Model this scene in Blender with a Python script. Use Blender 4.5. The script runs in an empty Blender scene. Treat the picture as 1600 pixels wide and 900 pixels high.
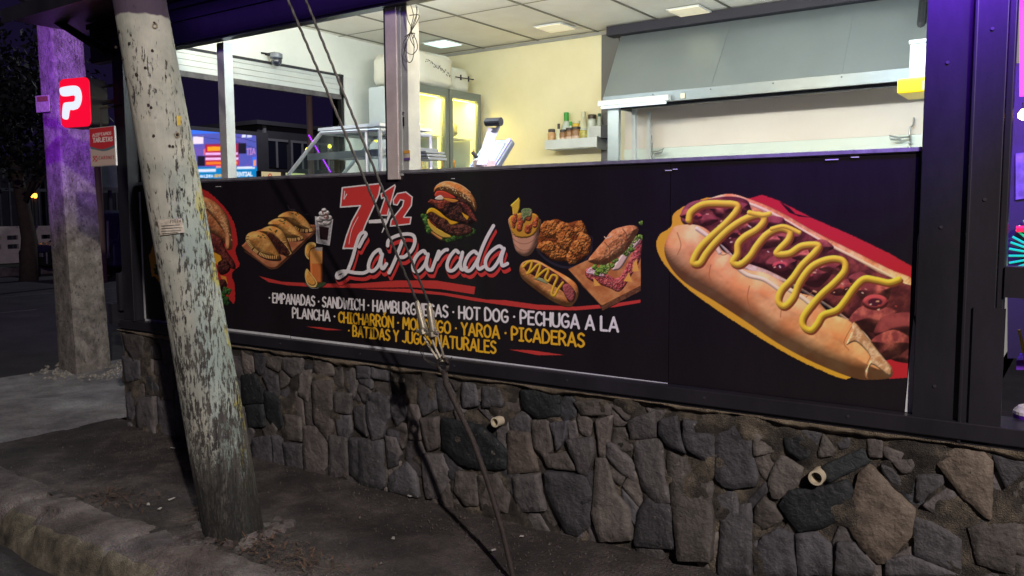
import bpy, bmesh, math, random
import numpy as np
from mathutils import Vector, Matrix
random.seed(7); rng = np.random.default_rng(7)
S = bpy.context.scene; COL = S.collection

# ---------------------------------------------------------------- camera
CF, CYAW, CPITCH, CROLL = 1304.085, 0.607837, -0.0901677, -0.0057654
CC = np.array([5.765395, -3.494287, 1.612942])
_f = np.array([-math.sin(CYAW)*math.cos(CPITCH), math.cos(CYAW)*math.cos(CPITCH), math.sin(CPITCH)])
_r = np.cross(_f, [0, 0, 1]); _r /= np.linalg.norm(_r); _u = np.cross(_r, _f)
CR = math.cos(CROLL)*_r + math.sin(CROLL)*_u; CU = -math.sin(CROLL)*_r + math.cos(CROLL)*_u; CFW = _f
cam = bpy.data.cameras.new('camera'); camo = bpy.data.objects.new('camera', cam); COL.objects.link(camo)
cam.sensor_width = 36; cam.lens = CF/1600*36; cam.clip_start = 0.05; cam.clip_end = 500
m = Matrix(((CR[0], CU[0], -CFW[0], CC[0]), (CR[1], CU[1], -CFW[1], CC[1]), (CR[2], CU[2], -CFW[2], CC[2]), (0, 0, 0, 1)))
camo.matrix_world = m; S.camera = camo
# ---------------------------------------------------------------- world, exposure
W = bpy.data.worlds.new('World'); S.world = W; W.use_nodes = True
wn = W.node_tree.nodes; bg = wn['Background']
bg.inputs[0].default_value = (0.22, 0.15, 0.62, 1); bg.inputs[1].default_value = 0.03
S.view_settings.view_transform = 'Standard'; S.view_settings.look = 'None'
S.view_settings.exposure = 0.0; S.view_settings.gamma = 1.0
S.render.resolution_x = 1024; S.render.resolution_y = 576
# ---------------------------------------------------------------- lamps
def lamp(name, kind, loc, target, energy, color, size=0.2, size_y=None, spot=None, blend=0.5, spread=None):
    L = bpy.data.lights.new(name, kind); L.energy = energy; L.color = color
    if kind == 'AREA':
        L.size = size
        if size_y: L.shape = 'RECTANGLE'; L.size_y = size_y
        else: L.shape = 'DISK'
        if spread: L.spread = math.radians(spread)
    else:
        L.shadow_soft_size = size
    if spot: L.spot_size = math.radians(spot); L.spot_blend = blend
    o = bpy.data.objects.new(name, L); COL.objects.link(o); o.location = loc
    o.rotation_euler = (Vector(target)-Vector(loc)).to_track_quat('-Z', 'Y').to_euler()
    return o
# sodium/LED street lamp across the street, behind the camera and to the right
lamp('street_lamp_light', 'SPOT', (11.1, -6.85, 6.9), (2.3, -0.3, 0.6), 4700, (1.0, 0.89, 0.82), 0.10, spot=75)
# bulbs of the stand, high behind the front beam
lamp('ceiling_bulb_cool', 'POINT', (1.75, 0.36, 2.87), (0.9, 0.85, 0), 56, (0.76, 0.93, 1.0), 0.12)
lamp('ceiling_bulb_warm', 'POINT', (3.5, 0.42, 2.88), (2.3, 2.6, 1.2), 54, (1.0, 0.80, 0.46), 0.12)
lamp('ceiling_bulb_right', 'POINT', (4.6, 0.42, 2.88), (4.2, 2.2, 1.2), 56, (0.72, 0.84, 1.0), 0.12)
lamp('kitchen_fill_light', 'AREA', (2.6, 0.32, 2.84), (2.6, 2.4, 3.35), 40, (1.0, 0.90, 0.68), 4.8, 0.05)  # added uplight that brightens the ceiling, not a fitting of the stand
lamp('kitchen_fill_light', 'AREA', (4.6, 0.32, 2.84), (4.4, 2.9, 2.9), 26, (0.72, 0.90, 1.0), 0.9, 0.05)  # second added fill, brightens the hood
# violet decoration lights at both ends of the front
lamp('violet_beam_fill', 'AREA', (3.0, -0.47, 2.99), (3.0, 0.3, 2.6), 2.6, (0.26, 0.10, 1.0), 5.2, 0.06, spread=110)  # added strip under the eave, tints the beam violet
lamp('violet_light_right', 'AREA', (5.75, -0.50, 3.0), (5.4, 0.1, 2.7), 115, (0.20, 0.03, 1.0), 0.6, 0.1, spread=88)
lamp('violet_light_left', 'SPOT', (-1.05, -0.55, 2.95), (-2.95, 1.0, 2.9), 620, (0.34, 0.04, 1.0), 0.1, spot=70, blend=1)
# the cross street's own lamp
lamp('cross_street_light', 'POINT', (-19, 17, 8.5), (0, 0, 0), 1000, (0.86, 0.90, 1.0), 0.2)

# ---------------------------------------------------------------- helpers
def ray(px, py): return CFW + CR*(px-800)/CF - CU*(py-450)/CF
def on(px, py, ax, val):
    d = ray(px, py); return CC + d*(val-CC[ax])/d[ax]
def onplane(px, py, p0, n):
    d = ray(px, py); n = np.array(n, float); return CC + d*(((np.array(p0)-CC)@n)/(d@n))
def depth(px, py, dd): return CC + ray(px, py)*dd
def proj(P):
    d = np.asarray(P, float)-CC; w = d@CFW
    return 800+CF*(d@CR)/w, 450-CF*(d@CU)/w
def lin(c):
    c = np.asarray(c, float)/255.0
    return np.where(c <= 0.04045, c/12.92, ((c+0.055)/1.055)**2.4)

class MB:
    def __init__(s): s.v = []; s.f = []
    def add(s, vs, fs):
        b = len(s.v); s.v += [tuple(map(float, p)) for p in vs]; s.f += [tuple(b+i for i in f) for f in fs]; return s
    def box(s, x0, x1, y0, y1, z0, z1):
        vs = [(x, y, z) for z in (z0, z1) for y in (y0, y1) for x in (x0, x1)]
        return s.add(vs, [(0, 2, 3, 1), (4, 5, 7, 6), (0, 1, 5, 4), (2, 6, 7, 3), (0, 4, 6, 2), (1, 3, 7, 5)])
    def hexa(s, a, b):   # two quads (4 pts each) joined
        vs = list(a)+list(b)
        return s.add(vs, [(3, 2, 1, 0), (4, 5, 6, 7)]+[(i, (i+1) % 4, 4+(i+1) % 4, 4+i) for i in range(4)])
    def prism(s, poly, off):
        n = len(poly); off = np.array(off, float)
        vs = [np.array(p, float) for p in poly]+[np.array(p, float)+off for p in poly]
        return s.add(vs, [tuple(range(n-1, -1, -1)), tuple(range(n, 2*n))]+[(i, (i+1) % n, n+(i+1) % n, n+i) for i in range(n)])
    def tube(s, pts, r, n=8, cap=True):
        pts = [Vector(p) for p in pts]; k = len(pts); rs = r if hasattr(r, '__len__') else [r]*k
        rings = []; up = None
        for i, p in enumerate(pts):
            t = (pts[min(i+1, k-1)]-pts[max(i-1, 0)]).normalized()
            if up is None: up = t.orthogonal().normalized()
            up = (up-t*up.dot(t)).normalized(); w = t.cross(up)
            rings += [tuple(p+(up*math.cos(a)+w*math.sin(a))*rs[i]) for a in [2*math.pi*j/n for j in range(n)]]
        fs = [(i*n+j, i*n+(j+1) % n, (i+1)*n+(j+1) % n, (i+1)*n+j) for i in range(k-1) for j in range(n)]
        if cap: fs += [tuple(range(n-1, -1, -1)), tuple((k-1)*n+j for j in range(n))]
        return s.add(rings, fs)
    def lathe(s, cx, cy, prof, n=20):
        vs = [(cx+r*math.cos(2*math.pi*j/n), cy+r*math.sin(2*math.pi*j/n), z) for r, z in prof for j in range(n)]
        k = len(prof)
        fs = [(i*n+j, i*n+(j+1) % n, (i+1)*n+(j+1) % n, (i+1)*n+j) for i in range(k-1) for j in range(n)]
        fs += [tuple(range(n-1, -1, -1)), tuple((k-1)*n+j for j in range(n))]
        return s.add(vs, fs)
    def build(s, name, mat, parent=None, smooth=False, bevel=0, origin=None):
        me = bpy.data.meshes.new(name); me.from_pydata(s.v, [], s.f); me.update()
        if mat: me.materials.append(mat)
        if smooth:
            me.polygons.foreach_set('use_smooth', [True]*len(me.polygons))
        o = bpy.data.objects.new(name, me); COL.objects.link(o)
        if parent:
            o.parent = parent; o.matrix_parent_inverse = parent.matrix_basis.inverted()
        if bevel:
            md = o.modifiers.new('bevel', 'BEVEL'); md.width = bevel; md.segments = 2; md.limit_method = 'ANGLE'
        return o

def tag(o, label=None, cat=None, group=None, kind=None):
    if label: o['label'] = label
    if cat: o['category'] = cat
    if group: o['group'] = group
    if kind: o['kind'] = kind
    return o
def thing(name, loc, label, cat, group=None):
    o = bpy.data.objects.new(name, None); COL.objects.link(o); o.location = [float(a) for a in loc]; o.empty_display_size = 0.1
    return tag(o, label, cat, group)
def structure(o): o['kind'] = 'structure'; return o

def mat(name, col, rough=0.6, metal=0.0, var=0.0, vscale=8.0, col2=None, bump=0.0, bscale=40.0, emit=None, estr=0.0, stretch=(1, 1, 1), spec=0.5, coat=0.0, detail=6):
    M = bpy.data.materials.new(name); M.use_nodes = True; nt = M.node_tree; N = nt.nodes; L = nt.links
    b = N['Principled BSDF']; c = tuple(lin(col))+(1,)
    b.inputs['Base Color'].default_value = c; b.inputs['Roughness'].default_value = rough; b.inputs['Metallic'].default_value = metal
    b.inputs['Specular IOR Level'].default_value = spec; b.inputs['Coat Weight'].default_value = coat
    if var or col2 or bump:
        tc = N.new('ShaderNodeTexCoord'); mp = N.new('ShaderNodeMapping'); mp.inputs['Scale'].default_value = stretch
        L.new(tc.outputs['Object'], mp.inputs[0])
    if var or col2:
        n = N.new('ShaderNodeTexNoise'); n.inputs['Scale'].default_value = vscale; n.inputs['Detail'].default_value = detail; n.inputs['Roughness'].default_value = 0.65
        L.new(mp.outputs[0], n.inputs[0]); r = N.new('ShaderNodeValToRGB')
        c1 = np.array(c[:3]); cc2 = lin(col2) if col2 else c1*(1-var)
        r.color_ramp.elements[0].position = 0.35; r.color_ramp.elements[0].color = tuple(cc2)+(1,)
        r.color_ramp.elements[1].position = 0.65; r.color_ramp.elements[1].color = tuple(c1)+(1,)
        L.new(n.outputs[0], r.inputs[0]); L.new(r.outputs[0], b.inputs['Base Color'])
    if bump:
        n2 = N.new('ShaderNodeTexNoise'); n2.inputs['Scale'].default_value = bscale; n2.inputs['Detail'].default_value = 8; n2.inputs['Roughness'].default_value = 0.6
        L.new(mp.outputs[0], n2.inputs[0]); bp = N.new('ShaderNodeBump'); bp.inputs['Strength'].default_value = bump; bp.inputs['Distance'].default_value = 0.02
        L.new(n2.outputs[0], bp.inputs['Height']); L.new(bp.outputs[0], b.inputs['Normal'])
    if emit is not None:
        b.inputs['Emission Color'].default_value = tuple(lin(emit))+(1,); b.inputs['Emission Strength'].default_value = estr
    return M

def attr_mat(name, rough=0.4, emit=0.0, bump=0.0, bscale=30):
    M = bpy.data.materials.new(name); M.use_nodes = True; nt = M.node_tree; N = nt.nodes; L = nt.links
    b = N['Principled BSDF']; a = N.new('ShaderNodeAttribute'); a.attribute_name = 'Col'
    b.inputs['Roughness'].default_value = rough
    if emit:
        b.inputs['Base Color'].default_value = (0.01, 0.01, 0.01, 1)
        L.new(a.outputs['Color'], b.inputs['Emission Color']); b.inputs['Emission Strength'].default_value = emit
    else: L.new(a.outputs['Color'], b.inputs['Base Color'])
    if bump:
        tc = N.new('ShaderNodeTexCoord'); n2 = N.new('ShaderNodeTexNoise'); n2.inputs['Scale'].default_value = bscale
        L.new(tc.outputs['Object'], n2.inputs[0]); bp = N.new('ShaderNodeBump'); bp.inputs['Strength'].default_value = bump; bp.inputs['Distance'].default_value = 0.02
        L.new(n2.outputs[0], bp.inputs['Height']); L.new(bp.outputs[0], b.inputs['Normal'])
    return M

def glass_mat(name, tint=(0.9, 0.97, 0.95), gloss=0.05):
    M = bpy.data.materials.new(name); M.use_nodes = True; nt = M.node_tree; N = nt.nodes; L = nt.links
    N.remove(N['Principled BSDF']); t = N.new('ShaderNodeBsdfTransparent'); t.inputs[0].default_value = tint+(1,)
    g = N.new('ShaderNodeBsdfGlossy'); g.inputs['Roughness'].default_value = 0.04; mx = N.new('ShaderNodeMixShader')
    lw_ = N.new('ShaderNodeLayerWeight'); fr = N.new('ShaderNodeMath'); fr.operation = 'POWER'; fr.inputs[1].default_value = 4; L.new(lw_.outputs['Facing'], fr.inputs[0])
    ad = N.new('ShaderNodeMath'); ad.operation = 'ADD'; ad.inputs[1].default_value = gloss; L.new(fr.outputs[0], ad.inputs[0])
    L.new(ad.outputs[0], mx.inputs[0]); L.new(t.outputs[0], mx.inputs[1]); L.new(g.outputs[0], mx.inputs[2])
    L.new(mx.outputs[0], N['Material Output'].inputs[0]); return M

# numpy value noise
_perm = rng.random((256, 256))
def vnoise(x, y):
    xi = np.floor(x).astype(int); yi = np.floor(y).astype(int); fx = x-xi; fy = y-yi
    fx = fx*fx*(3-2*fx); fy = fy*fy*(3-2*fy)
    a = _perm[xi & 255, yi & 255]; b = _perm[(xi+1) & 255, yi & 255]; c = _perm[xi & 255, (yi+1) & 255]; d = _perm[(xi+1) & 255, (yi+1) & 255]
    return (a*(1-fx)+b*fx)*(1-fy)+(c*(1-fx)+d*fx)*fy
def fbm(x, y, o=4):
    s = 0; a = 0.5; t = 0
    for i in range(o):
        s = s+a*vnoise(x*2**i+17.3*i, y*2**i+5.1*i); t += a; a *= 0.55
    return s/t

# ---------------------------------------------------------------- painter for printed and lit graphics on a flat panel
def crom(pts, closed, n=6):
    P = np.array(pts, float); k = len(P); out = []
    rngk = k if closed else k-1
    for i in range(rngk):
        if closed: p0, p1, p2, p3 = P[(i-1) % k], P[i], P[(i+1) % k], P[(i+2) % k]
        else: p0, p1, p2, p3 = P[max(i-1, 0)], P[i], P[i+1], P[min(i+2, k-1)]
        for j in range(n):
            t = j/n
            out.append(0.5*((2*p1)+(-p0+p2)*t+(2*p0-5*p1+4*p2-p3)*t*t+(-p0+3*p1-3*p2+p3)*t**3))
    if not closed: out.append(P[-1])
    return np.array(out)
class Canvas:
    """Samples of a vertical plane of the scene; X,Y hold each sample's place on the artwork."""
    def __init__(s, p0, du, dv, W_, H_, step):
        s.p0, s.du, s.dv = map(lambda a: np.array(a, float), (p0, du, dv))
        s.nu = max(2, int(W_/step)+1); s.nv = max(2, int(H_/step)+1)
        U, V = np.meshgrid(np.linspace(0, W_, s.nu), np.linspace(0, H_, s.nv))
        s.P = s.p0+U[..., None]*s.du+V[..., None]*s.dv
        s.X, s.Y = proj(s.P); s.U = U; s.V = V
        s.C = np.zeros(U.shape+(3,)); s.A = np.zeros(U.shape)
        s.dx = float(np.mean(s.X[:, 1:]-s.X[:, :-1])); s.dy = float(np.mean(s.Y[1:]-s.Y[:-1]))
        s.aa = 0.5*abs(s.X[0, 1]-s.X[0, 0])+0.12
    def sub(s, pts, pad):
        p = np.array(pts); x0, y0 = p.min(0)-pad; x1, y1 = p.max(0)+pad
        msk = (s.X >= x0) & (s.X <= x1) & (s.Y >= y0) & (s.Y <= y1)
        if not msk.any(): return None
        r = np.where(msk.any(1))[0]; c = np.where(msk.any(0))[0]
        return (slice(r[0], r[-1]+1), slice(c[0], c[-1]+1))
    def sdpoly(s, pts, sl, closed=True):
        x = s.X[sl]; y = s.Y[sl]; best = np.full(x.shape, 1e9); ins = np.zeros(x.shape, bool); k = len(pts)
        for i in range(k if closed else k-1):
            a = pts[i]; b = pts[(i+1) % k]; e = b-a; L2 = e@e+1e-12
            t = np.clip(((x-a[0])*e[0]+(y-a[1])*e[1])/L2, 0, 1)
            best = np.minimum(best, (x-a[0]-t*e[0])**2+(y-a[1]-t*e[1])**2)
            if closed and a[1] != b[1]:
                c = ((a[1] > y) != (b[1] > y)) & (x < (b[0]-a[0])*(y-a[1])/(b[1]-a[1])+a[0]); ins ^= c
        d = np.sqrt(best); return np.where(ins, -d, d) if closed else d
    def blend(s, sl, col, al):
        al = np.clip(al, 0, 1); col = np.broadcast_to(np.asarray(col, float), al.shape+(3,))
        s.C[sl] = s.C[sl]*(1-al[..., None])+col*al[..., None]; s.A[sl] = np.maximum(s.A[sl], al)
    def cover(s, sd): return np.clip(0.5-sd/(2*s.aa), 0, 1)
    def poly(s, pts, col, smooth=True, grow=0, puff=0, bump=0, bs=0.4, col2=None, vs=0.15, rough_edge=0, light=(-0.45, -0.75), dark=0.45, spec=0.0):
        p = crom(pts, True, 5) if smooth else np.array(pts, float)
        sl = s.sub(p, 3+grow+rough_edge)
        if sl is None: return
        sd = s.sdpoly(p, sl)-grow; x = s.X[sl]; y = s.Y[sl]
        if rough_edge: sd = sd+(fbm(x*0.5, y*0.5, 3)-0.5)*2*rough_edge
        c = np.ones(sd.shape+(3,))*np.array(col, float)
        if col2 is not None:
            t = np.clip((fbm(x*vs, y*vs, 4)-0.5)*3+0.5, 0, 1)[..., None]; c = c*(1-t)+np.array(col2, float)*t
        if puff:
            h = puff*np.sqrt(1-(1-np.clip(-sd/puff, 0, 1))**2)
            if bump: h = h+bump*.38*fbm(x*bs, y*bs, 3)
            gy, gx = np.gradient(h); gx = gx/s.dx; gy = gy/s.dy
            lam = (-gx*light[0]-gy*light[1]+0.66)/np.sqrt(1+gx*gx+gy*gy)
            sh = np.clip(.25+.75*lam/0.66, dark, 1.3)[..., None]; c = c*sh
            if spec: c = c+255*spec*np.clip(lam-0.8, 0, 1)[..., None]
        s.blend(sl, np.clip(c, 0, 255), s.cover(sd))
    def stroke(s, pts, w, col, smooth=True, puff=False, taper=0, off=(0, 0)):
        p = (crom(pts, False, 5) if smooth and len(pts) > 2 else np.array(pts, float))+np.array(off)
        sl = s.sub(p, w/2+2)
        if sl is None: return
        d = s.sdpoly(p, sl, False); sd = d-w/2
        c = np.ones(sd.shape+(3,))*np.array(col, float)
        if puff:
            t = np.clip(d/(w/2), 0, 1)
            h = (w/2)*np.sqrt(np.clip(1-t*t, 0.02, 1)); gy, gx = np.gradient(h); gx = gx/s.dx; gy = gy/s.dy
            lam = (gx*0.35+gy*0.75+0.66)/np.sqrt(1+gx*gx+gy*gy)
            c = c*np.clip(0.62+0.6*lam, 0.66, 1.2)[..., None]
        s.blend(sl, np.clip(c, 0, 255), s.cover(sd))
    def mesh(s, name, mat_, parent, n, off=0.0, under=(9, 8, 12), thr=0.03, full=False, sat=1.0):
        """Keeps the painted cells only, as one flat mesh with its own colours."""
        A = s.A if not full else np.ones_like(s.A)
        cell = np.maximum.reduce([A[:-1, :-1], A[1:, :-1], A[:-1, 1:], A[1:, 1:]]) > thr
        P = s.P+np.array(n)*off; g_ = s.C.mean(-1, keepdims=True); CC_ = g_+(s.C-g_)*sat; C = lin(np.clip(CC_*s.A[..., None]+np.array(under)*(1-s.A[..., None]), 0, 255))
        idx = np.full(A.shape, -1); r, c = np.where(cell)
        use = np.zeros(A.shape, bool)
        for a, b in ((0, 0), (1, 0), (0, 1), (1, 1)): use[r+a, c+b] = True
        idx[use] = np.arange(use.sum()); V = P[use]; CV = C[use]
        F = np.stack([idx[r, c], idx[r, c+1], idx[r+1, c+1], idx[r+1, c]], 1)
        me = bpy.data.meshes.new(name); me.vertices.add(len(V)); me.vertices.foreach_set('co', V.ravel())
        me.loops.add(F.size); me.loops.foreach_set('vertex_index', F.ravel().astype(np.int32))
        me.polygons.add(len(F)); me.polygons.foreach_set('loop_start', np.arange(0, F.size, 4, dtype=np.int32))
        try: me.polygons.foreach_set('loop_total', np.full(len(F), 4, np.int32))
        except Exception: pass
        me.update(calc_edges=True); me.validate()
        at = me.color_attributes.new('Col', 'FLOAT_COLOR', 'POINT')
        at.data.foreach_set('color', np.concatenate([CV, np.ones((len(CV), 1))], 1).ravel())
        me.materials.append(mat_); o = bpy.data.objects.new(name, me); COL.objects.link(o)
        if parent:
            o.parent = parent; o.matrix_parent_inverse = parent.matrix_basis.inverted()
        return o
def cv_y(x0, x1, z0, z1, y, step):       # canvas on a plane facing the street
    return Canvas((x0, y, z0), (1, 0, 0), (0, 0, 1), x1-x0, z1-z0, step)

# hand-drawn capital letters, as strokes in a cell one unit high
GL = {
 'A': (.56, [[(0, 0), (.28, 1), (.56, 0)], [(.1, .3), (.46, .3)]]),
 'B': (.46, [[(0, 0), (0, 1), (.28, .98), (.38, .78), (.27, .55), (0, .52)], [(.27, .55), (.46, .32), (.34, .03), (0, 0)]]),
 'C': (.46, [[(.46, .85), (.3, 1), (.08, .85), (0, .5), (.08, .13), (.3, 0), (.46, .15)]]),
 'D': (.5, [[(0, 0), (0, 1), (.3, .93), (.5, .55), (.36, .1), (0, 0)]]),
 'E': (.4, [[(.4, 1), (0, 1), (0, 0), (.4, 0)], [(0, .53), (.34, .53)]]),
 'F': (.4, [[(.4, 1), (0, 1), (0, 0)], [(0, .53), (.34, .53)]]),
 'G': (.5, [[(.46, .85), (.3, 1), (.08, .85), (0, .5), (.08, .13), (.3, 0), (.48, .15), (.49, .43), (.28, .43)]]),
 'H': (.48, [[(0, 0), (0, 1)], [(.48, 0), (.48, 1)], [(0, .5), (.48, .5)]]),
 'I': (.3, [[(.15, 0), (.15, 1)], [(0, 1), (.3, 1)], [(0, 0), (.3, 0)]]),
 'J': (.4, [[(.4, 1), (.4, .25), (.25, 0), (.02, .1)]]),
 'L': (.38, [[(0, 1), (0, 0), (.38, 0)]]),
 'M': (.62, [[(0, 0), (.06, 1), (.31, .35), (.56, 1), (.62, 0)]]),
 'N': (.5, [[(0, 0), (0, 1), (.5, 0), (.5, 1)]]),
 'O': (.54, [[(.27, 1), (.06, .82), (0, .5), (.06, .15), (.27, 0), (.48, .15), (.54, .5), (.48, .82), (.27, 1)]]),
 'P': (.44, [[(0, 0), (0, 1), (.3, .97), (.44, .74), (.3, .48), (0, .45)]]),
 'R': (.46, [[(0, 0), (0, 1), (.3, .97), (.43, .74), (.28, .5), (0, .47)], [(.2, .48), (.46, 0)]]),
 'S': (.42, [[(.4, .88), (.22, 1), (.04, .85), (.06, .62), (.34, .42), (.4, .18), (.2, 0), (0, .12)]]),
 'T': (.48, [[(0, 1), (.48, 1)], [(.24, 1), (.24, 0)]]),
 'U': (.48, [[(0, 1), (0, .25), (.12, .02), (.36, .02), (.48, .25), (.48, 1)]]),
 'W': (.66, [[(0, 1), (.14, 0), (.33, .75), (.52, 0), (.66, 1)]]),
 'Y': (.48, [[(0, 1), (.24, .5), (.48, 1)], [(.24, .5), (.24, 0)]]),
 'u': (.4, [[(0, .62), (0, .15), (.12, 0), (.3, .05), (.4, .2)], [(.4, .62), (.4, 0)]]),
 'e': (.4, [[(.02, .33), (.38, .33), (.33, .55), (.18, .62), (.03, .45), (.03, .15), (.18, 0), (.38, .1)]]),
 'r': (.3, [[(0, 0), (0, .62)], [(0, .42), (.15, .6), (.3, .58)]]),
 'n': (.4, [[(0, 0), (0, .62)], [(0, .42), (.15, .6), (.34, .58), (.4, .4), (.4, 0)]]),
 'a': (.4, [[(.38, .5), (.2, .62), (.03, .45), (.03, .15), (.18, 0), (.38, .2)], [(.4, .62), (.4, 0)]]),
 'v': (.36, [[(0, .62), (.18, 0), (.36, .62)]]), 'i': (.06, [[(.03, 0), (.03, .62)], [(.03, .85), (.03, .87)]]),
 '1': (.26, [[(0, .8), (.2, 1), (.2, 0)]]), '2': (.42, [[(0, .8), (.2, 1), (.4, .8), (.35, .5), (0, 0), (.42, 0)]]),
 '.': (.1, [[(.05, .48), (.05, .5)]]), ' ': (.14, []),
}
GL['Ó'] = (.54, GL['O'][1]+[[(.22, 1.16), (.36, 1.32)]])
def textpath(txt, gap=.17):
    x = 0; out = []
    for ch in txt:
        w, st = GL.get(ch, GL[' ']); out += [[(x+a, b) for a, b in q] for q in st]; x += w+gap
    return x-gap, out
def write(cv, txt, pa, pb, h0, h1, col, wt, smooth=False, gap=.17):
    """Letters along the baseline pa-pb (artwork coordinates), h0/h1 the letter height at either end."""
    Wt, st = textpath(txt, gap); pa = np.array(pa, float); pb = np.array(pb, float)
    # perspective-correct spacing: position from a ratio of heights
    k = h1/h0
    for q in st:
        pts = []
        for a, b in q:
            u = a/Wt; t = u/(k+(1-k)*u) if False else u*1.0
            t = u/(k-(k-1)*u) if k != 1 else u
            h = h0+(h1-h0)*t; p = pa+(pb-pa)*t; pts.append((p[0]+0*h, p[1]-h*b))
        hh = h0+(h1-h0)*((pts[0][0]-pa[0])/(pb[0]-pa[0]+1e-9))
        cv.stroke(pts, wt*hh, col, smooth=(len(pts) > 4))
# ================================================================ MATERIALS
BLK = mat('black_paint', (42, 40, 48), 0.36, col2=(30, 29, 34), vscale=3, bump=0.12, bscale=9, stretch=(1, 1, .4))
WALLW = mat('white_wall_paint', (226, 230, 226), 0.55, col2=(214, 220, 216), vscale=2, bump=0.04, bscale=30)
WALLC = mat('cream_wall_panel', (232, 224, 188), 0.28, col2=(222, 214, 174), vscale=1.5, bump=0.02, bscale=12)
STEEL = mat('brushed_steel', (176, 182, 184), 0.34, 0.7, var=0.15, vscale=3, stretch=(1, 1, 8), bump=0.03, bscale=10)
STEELD = mat('dark_steel', (60, 62, 68), 0.5, 0.5, var=0.3)
ALU = mat('aluminium', (205, 212, 214), 0.4, 0.25, var=0.1)
WHITE = mat('white_enamel', (216, 220, 220), 0.4, var=0.05)
RUBBER = mat('black_rubber', (22, 22, 24), 0.6)
GLASS = glass_mat('clear_glass'); 
WIRE = mat('dark_wire', (40, 40, 42), 0.5)

# ================================================================ GROUND
def ground_mat(name, ca, cb, cc, sc=3.0, rough=0.9, bump=0.6, grit=0.4):
    M = bpy.data.materials.new(name); M.use_nodes = True; N = M.node_tree.nodes; L = M.node_tree.links; b = N['Principled BSDF']
    tc = N.new('ShaderNodeTexCoord'); n = N.new('ShaderNodeTexNoise'); n.inputs['Scale'].default_value = sc; n.inputs['Detail'].default_value = 10; n.inputs['Roughness'].default_value = 0.7
    L.new(tc.outputs['Object'], n.inputs[0]); r = N.new('ShaderNodeValToRGB'); e = r.color_ramp.elements
    e[0].position = 0.34; e[0].color = tuple(lin(ca))+(1,); e[1].position = 0.68; e[1].color = tuple(lin(cc))+(1,)
    x = e.new(0.5); x.color = tuple(lin(cb))+(1,)
    L.new(n.outputs[0], r.inputs[0])
    v = N.new('ShaderNodeTexNoise'); v.inputs['Scale'].default_value = sc*32; v.inputs['Detail'].default_value = 6; L.new(tc.outputs['Object'], v.inputs[0])
    mx = N.new('ShaderNodeMix'); mx.data_type = 'RGBA'; mx.blend_type = 'OVERLAY'; mx.inputs[0].default_value = grit
    L.new(r.outputs[0], mx.inputs[6]); L.new(v.outputs['Color'], mx.inputs[7])
    hs = N.new('ShaderNodeHueSaturation'); hs.inputs['Saturation'].default_value = 0.75; L.new(mx.outputs[2], hs.inputs['Color']); L.new(hs.outputs[0], b.inputs['Base Color'])
    b.inputs['Roughness'].default_value = rough
    ad = N.new('ShaderNodeMath'); ad.operation = 'ADD'; L.new(n.outputs[0], ad.inputs[0]); L.new(v.outputs[0], ad.inputs[1])
    bp = N.new('ShaderNodeBump'); bp.inputs['Strength'].default_value = bump; bp.inputs['Distance'].default_value = 0.02
    L.new(ad.outputs[0], bp.inputs['Height']); L.new(bp.outputs[0], b.inputs['Normal']); return M
ASPH = ground_mat('asphalt', (40, 38, 42), (56, 54, 58), (72, 70, 74), 1.2)
DIRT_SHADE = ground_mat('shaded_dirty_concrete', (32, 28, 28), (58, 50, 49), (96, 86, 83), 2.6, bump=1.0, grit=.75)  # real dirt brown, with the wall's shade also put into the colour
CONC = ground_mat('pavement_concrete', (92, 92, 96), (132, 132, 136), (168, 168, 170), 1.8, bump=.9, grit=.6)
KERB = ground_mat('old_kerb_concrete', (56, 48, 48), (94, 84, 84), (132, 122, 120), 3.0, bump=1.0, grit=.7)
GRASS = ground_mat('rough_grass', (24, 30, 22), (38, 44, 30), (50, 54, 38), 4.0)

g = MB(); g.add([(-160, -60, -.2), (60, -60, -.2), (60, 120, -.2), (-160, 120, -.2)], [(0, 1, 2, 3)])
structure(g.build('road', ASPH))
def heightfield(name, x0, x1, y0, y1, st, zf, mat_, xy=None):
    nx = int((x1-x0)/st)+1; ny = int((y1-y0)/st)+1
    X, Y = np.meshgrid(np.linspace(x0, x1, nx), np.linspace(y0, y1, ny)); Z = zf(X, Y)
    if xy: X, Y = xy(X, Y)
    V = np.stack([X, Y, Z], -1).reshape(-1, 3); m_ = MB(); m_.v = [tuple(p) for p in V]
    m_.f = [(j*nx+i, j*nx+i+1, (j+1)*nx+i+1, (j+1)*nx+i) for j in range(ny-1) for i in range(nx-1)]
    o = m_.build(name, mat_, smooth=True); return structure(o)
kerb_line = lambda x: -1.37+0.035*np.sin(x*2.1+1)+0.05*(fbm(x*1.5, x*0+3, 3)-0.5)
# dirt strip between the kerb and the stone wall
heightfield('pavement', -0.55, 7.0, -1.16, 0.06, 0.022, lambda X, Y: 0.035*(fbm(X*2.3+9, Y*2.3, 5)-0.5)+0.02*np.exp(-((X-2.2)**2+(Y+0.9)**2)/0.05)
    + 0.02*np.clip(fbm(X*9, Y*9, 3)-0.62, 0, 1), DIRT_SHADE)
# concrete apron at the corner with the cross street
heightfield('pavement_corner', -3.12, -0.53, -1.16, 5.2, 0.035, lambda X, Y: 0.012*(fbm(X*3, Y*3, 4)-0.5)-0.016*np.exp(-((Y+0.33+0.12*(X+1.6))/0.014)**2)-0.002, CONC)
m_ = MB(); m_.add([(-3.12, 5.2, 0), (-.3, 5.2, 0), (-.3, 60, 0), (-3.12, 60, 0), (-3.12, 60, -.2), (-3.12, -1.3, -.2), (-3.12, -1.3, 0)], [(0, 1, 2, 3), (0, 3, 4, 5, 6)])
structure(m_.build('pavement_side', CONC))
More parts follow.
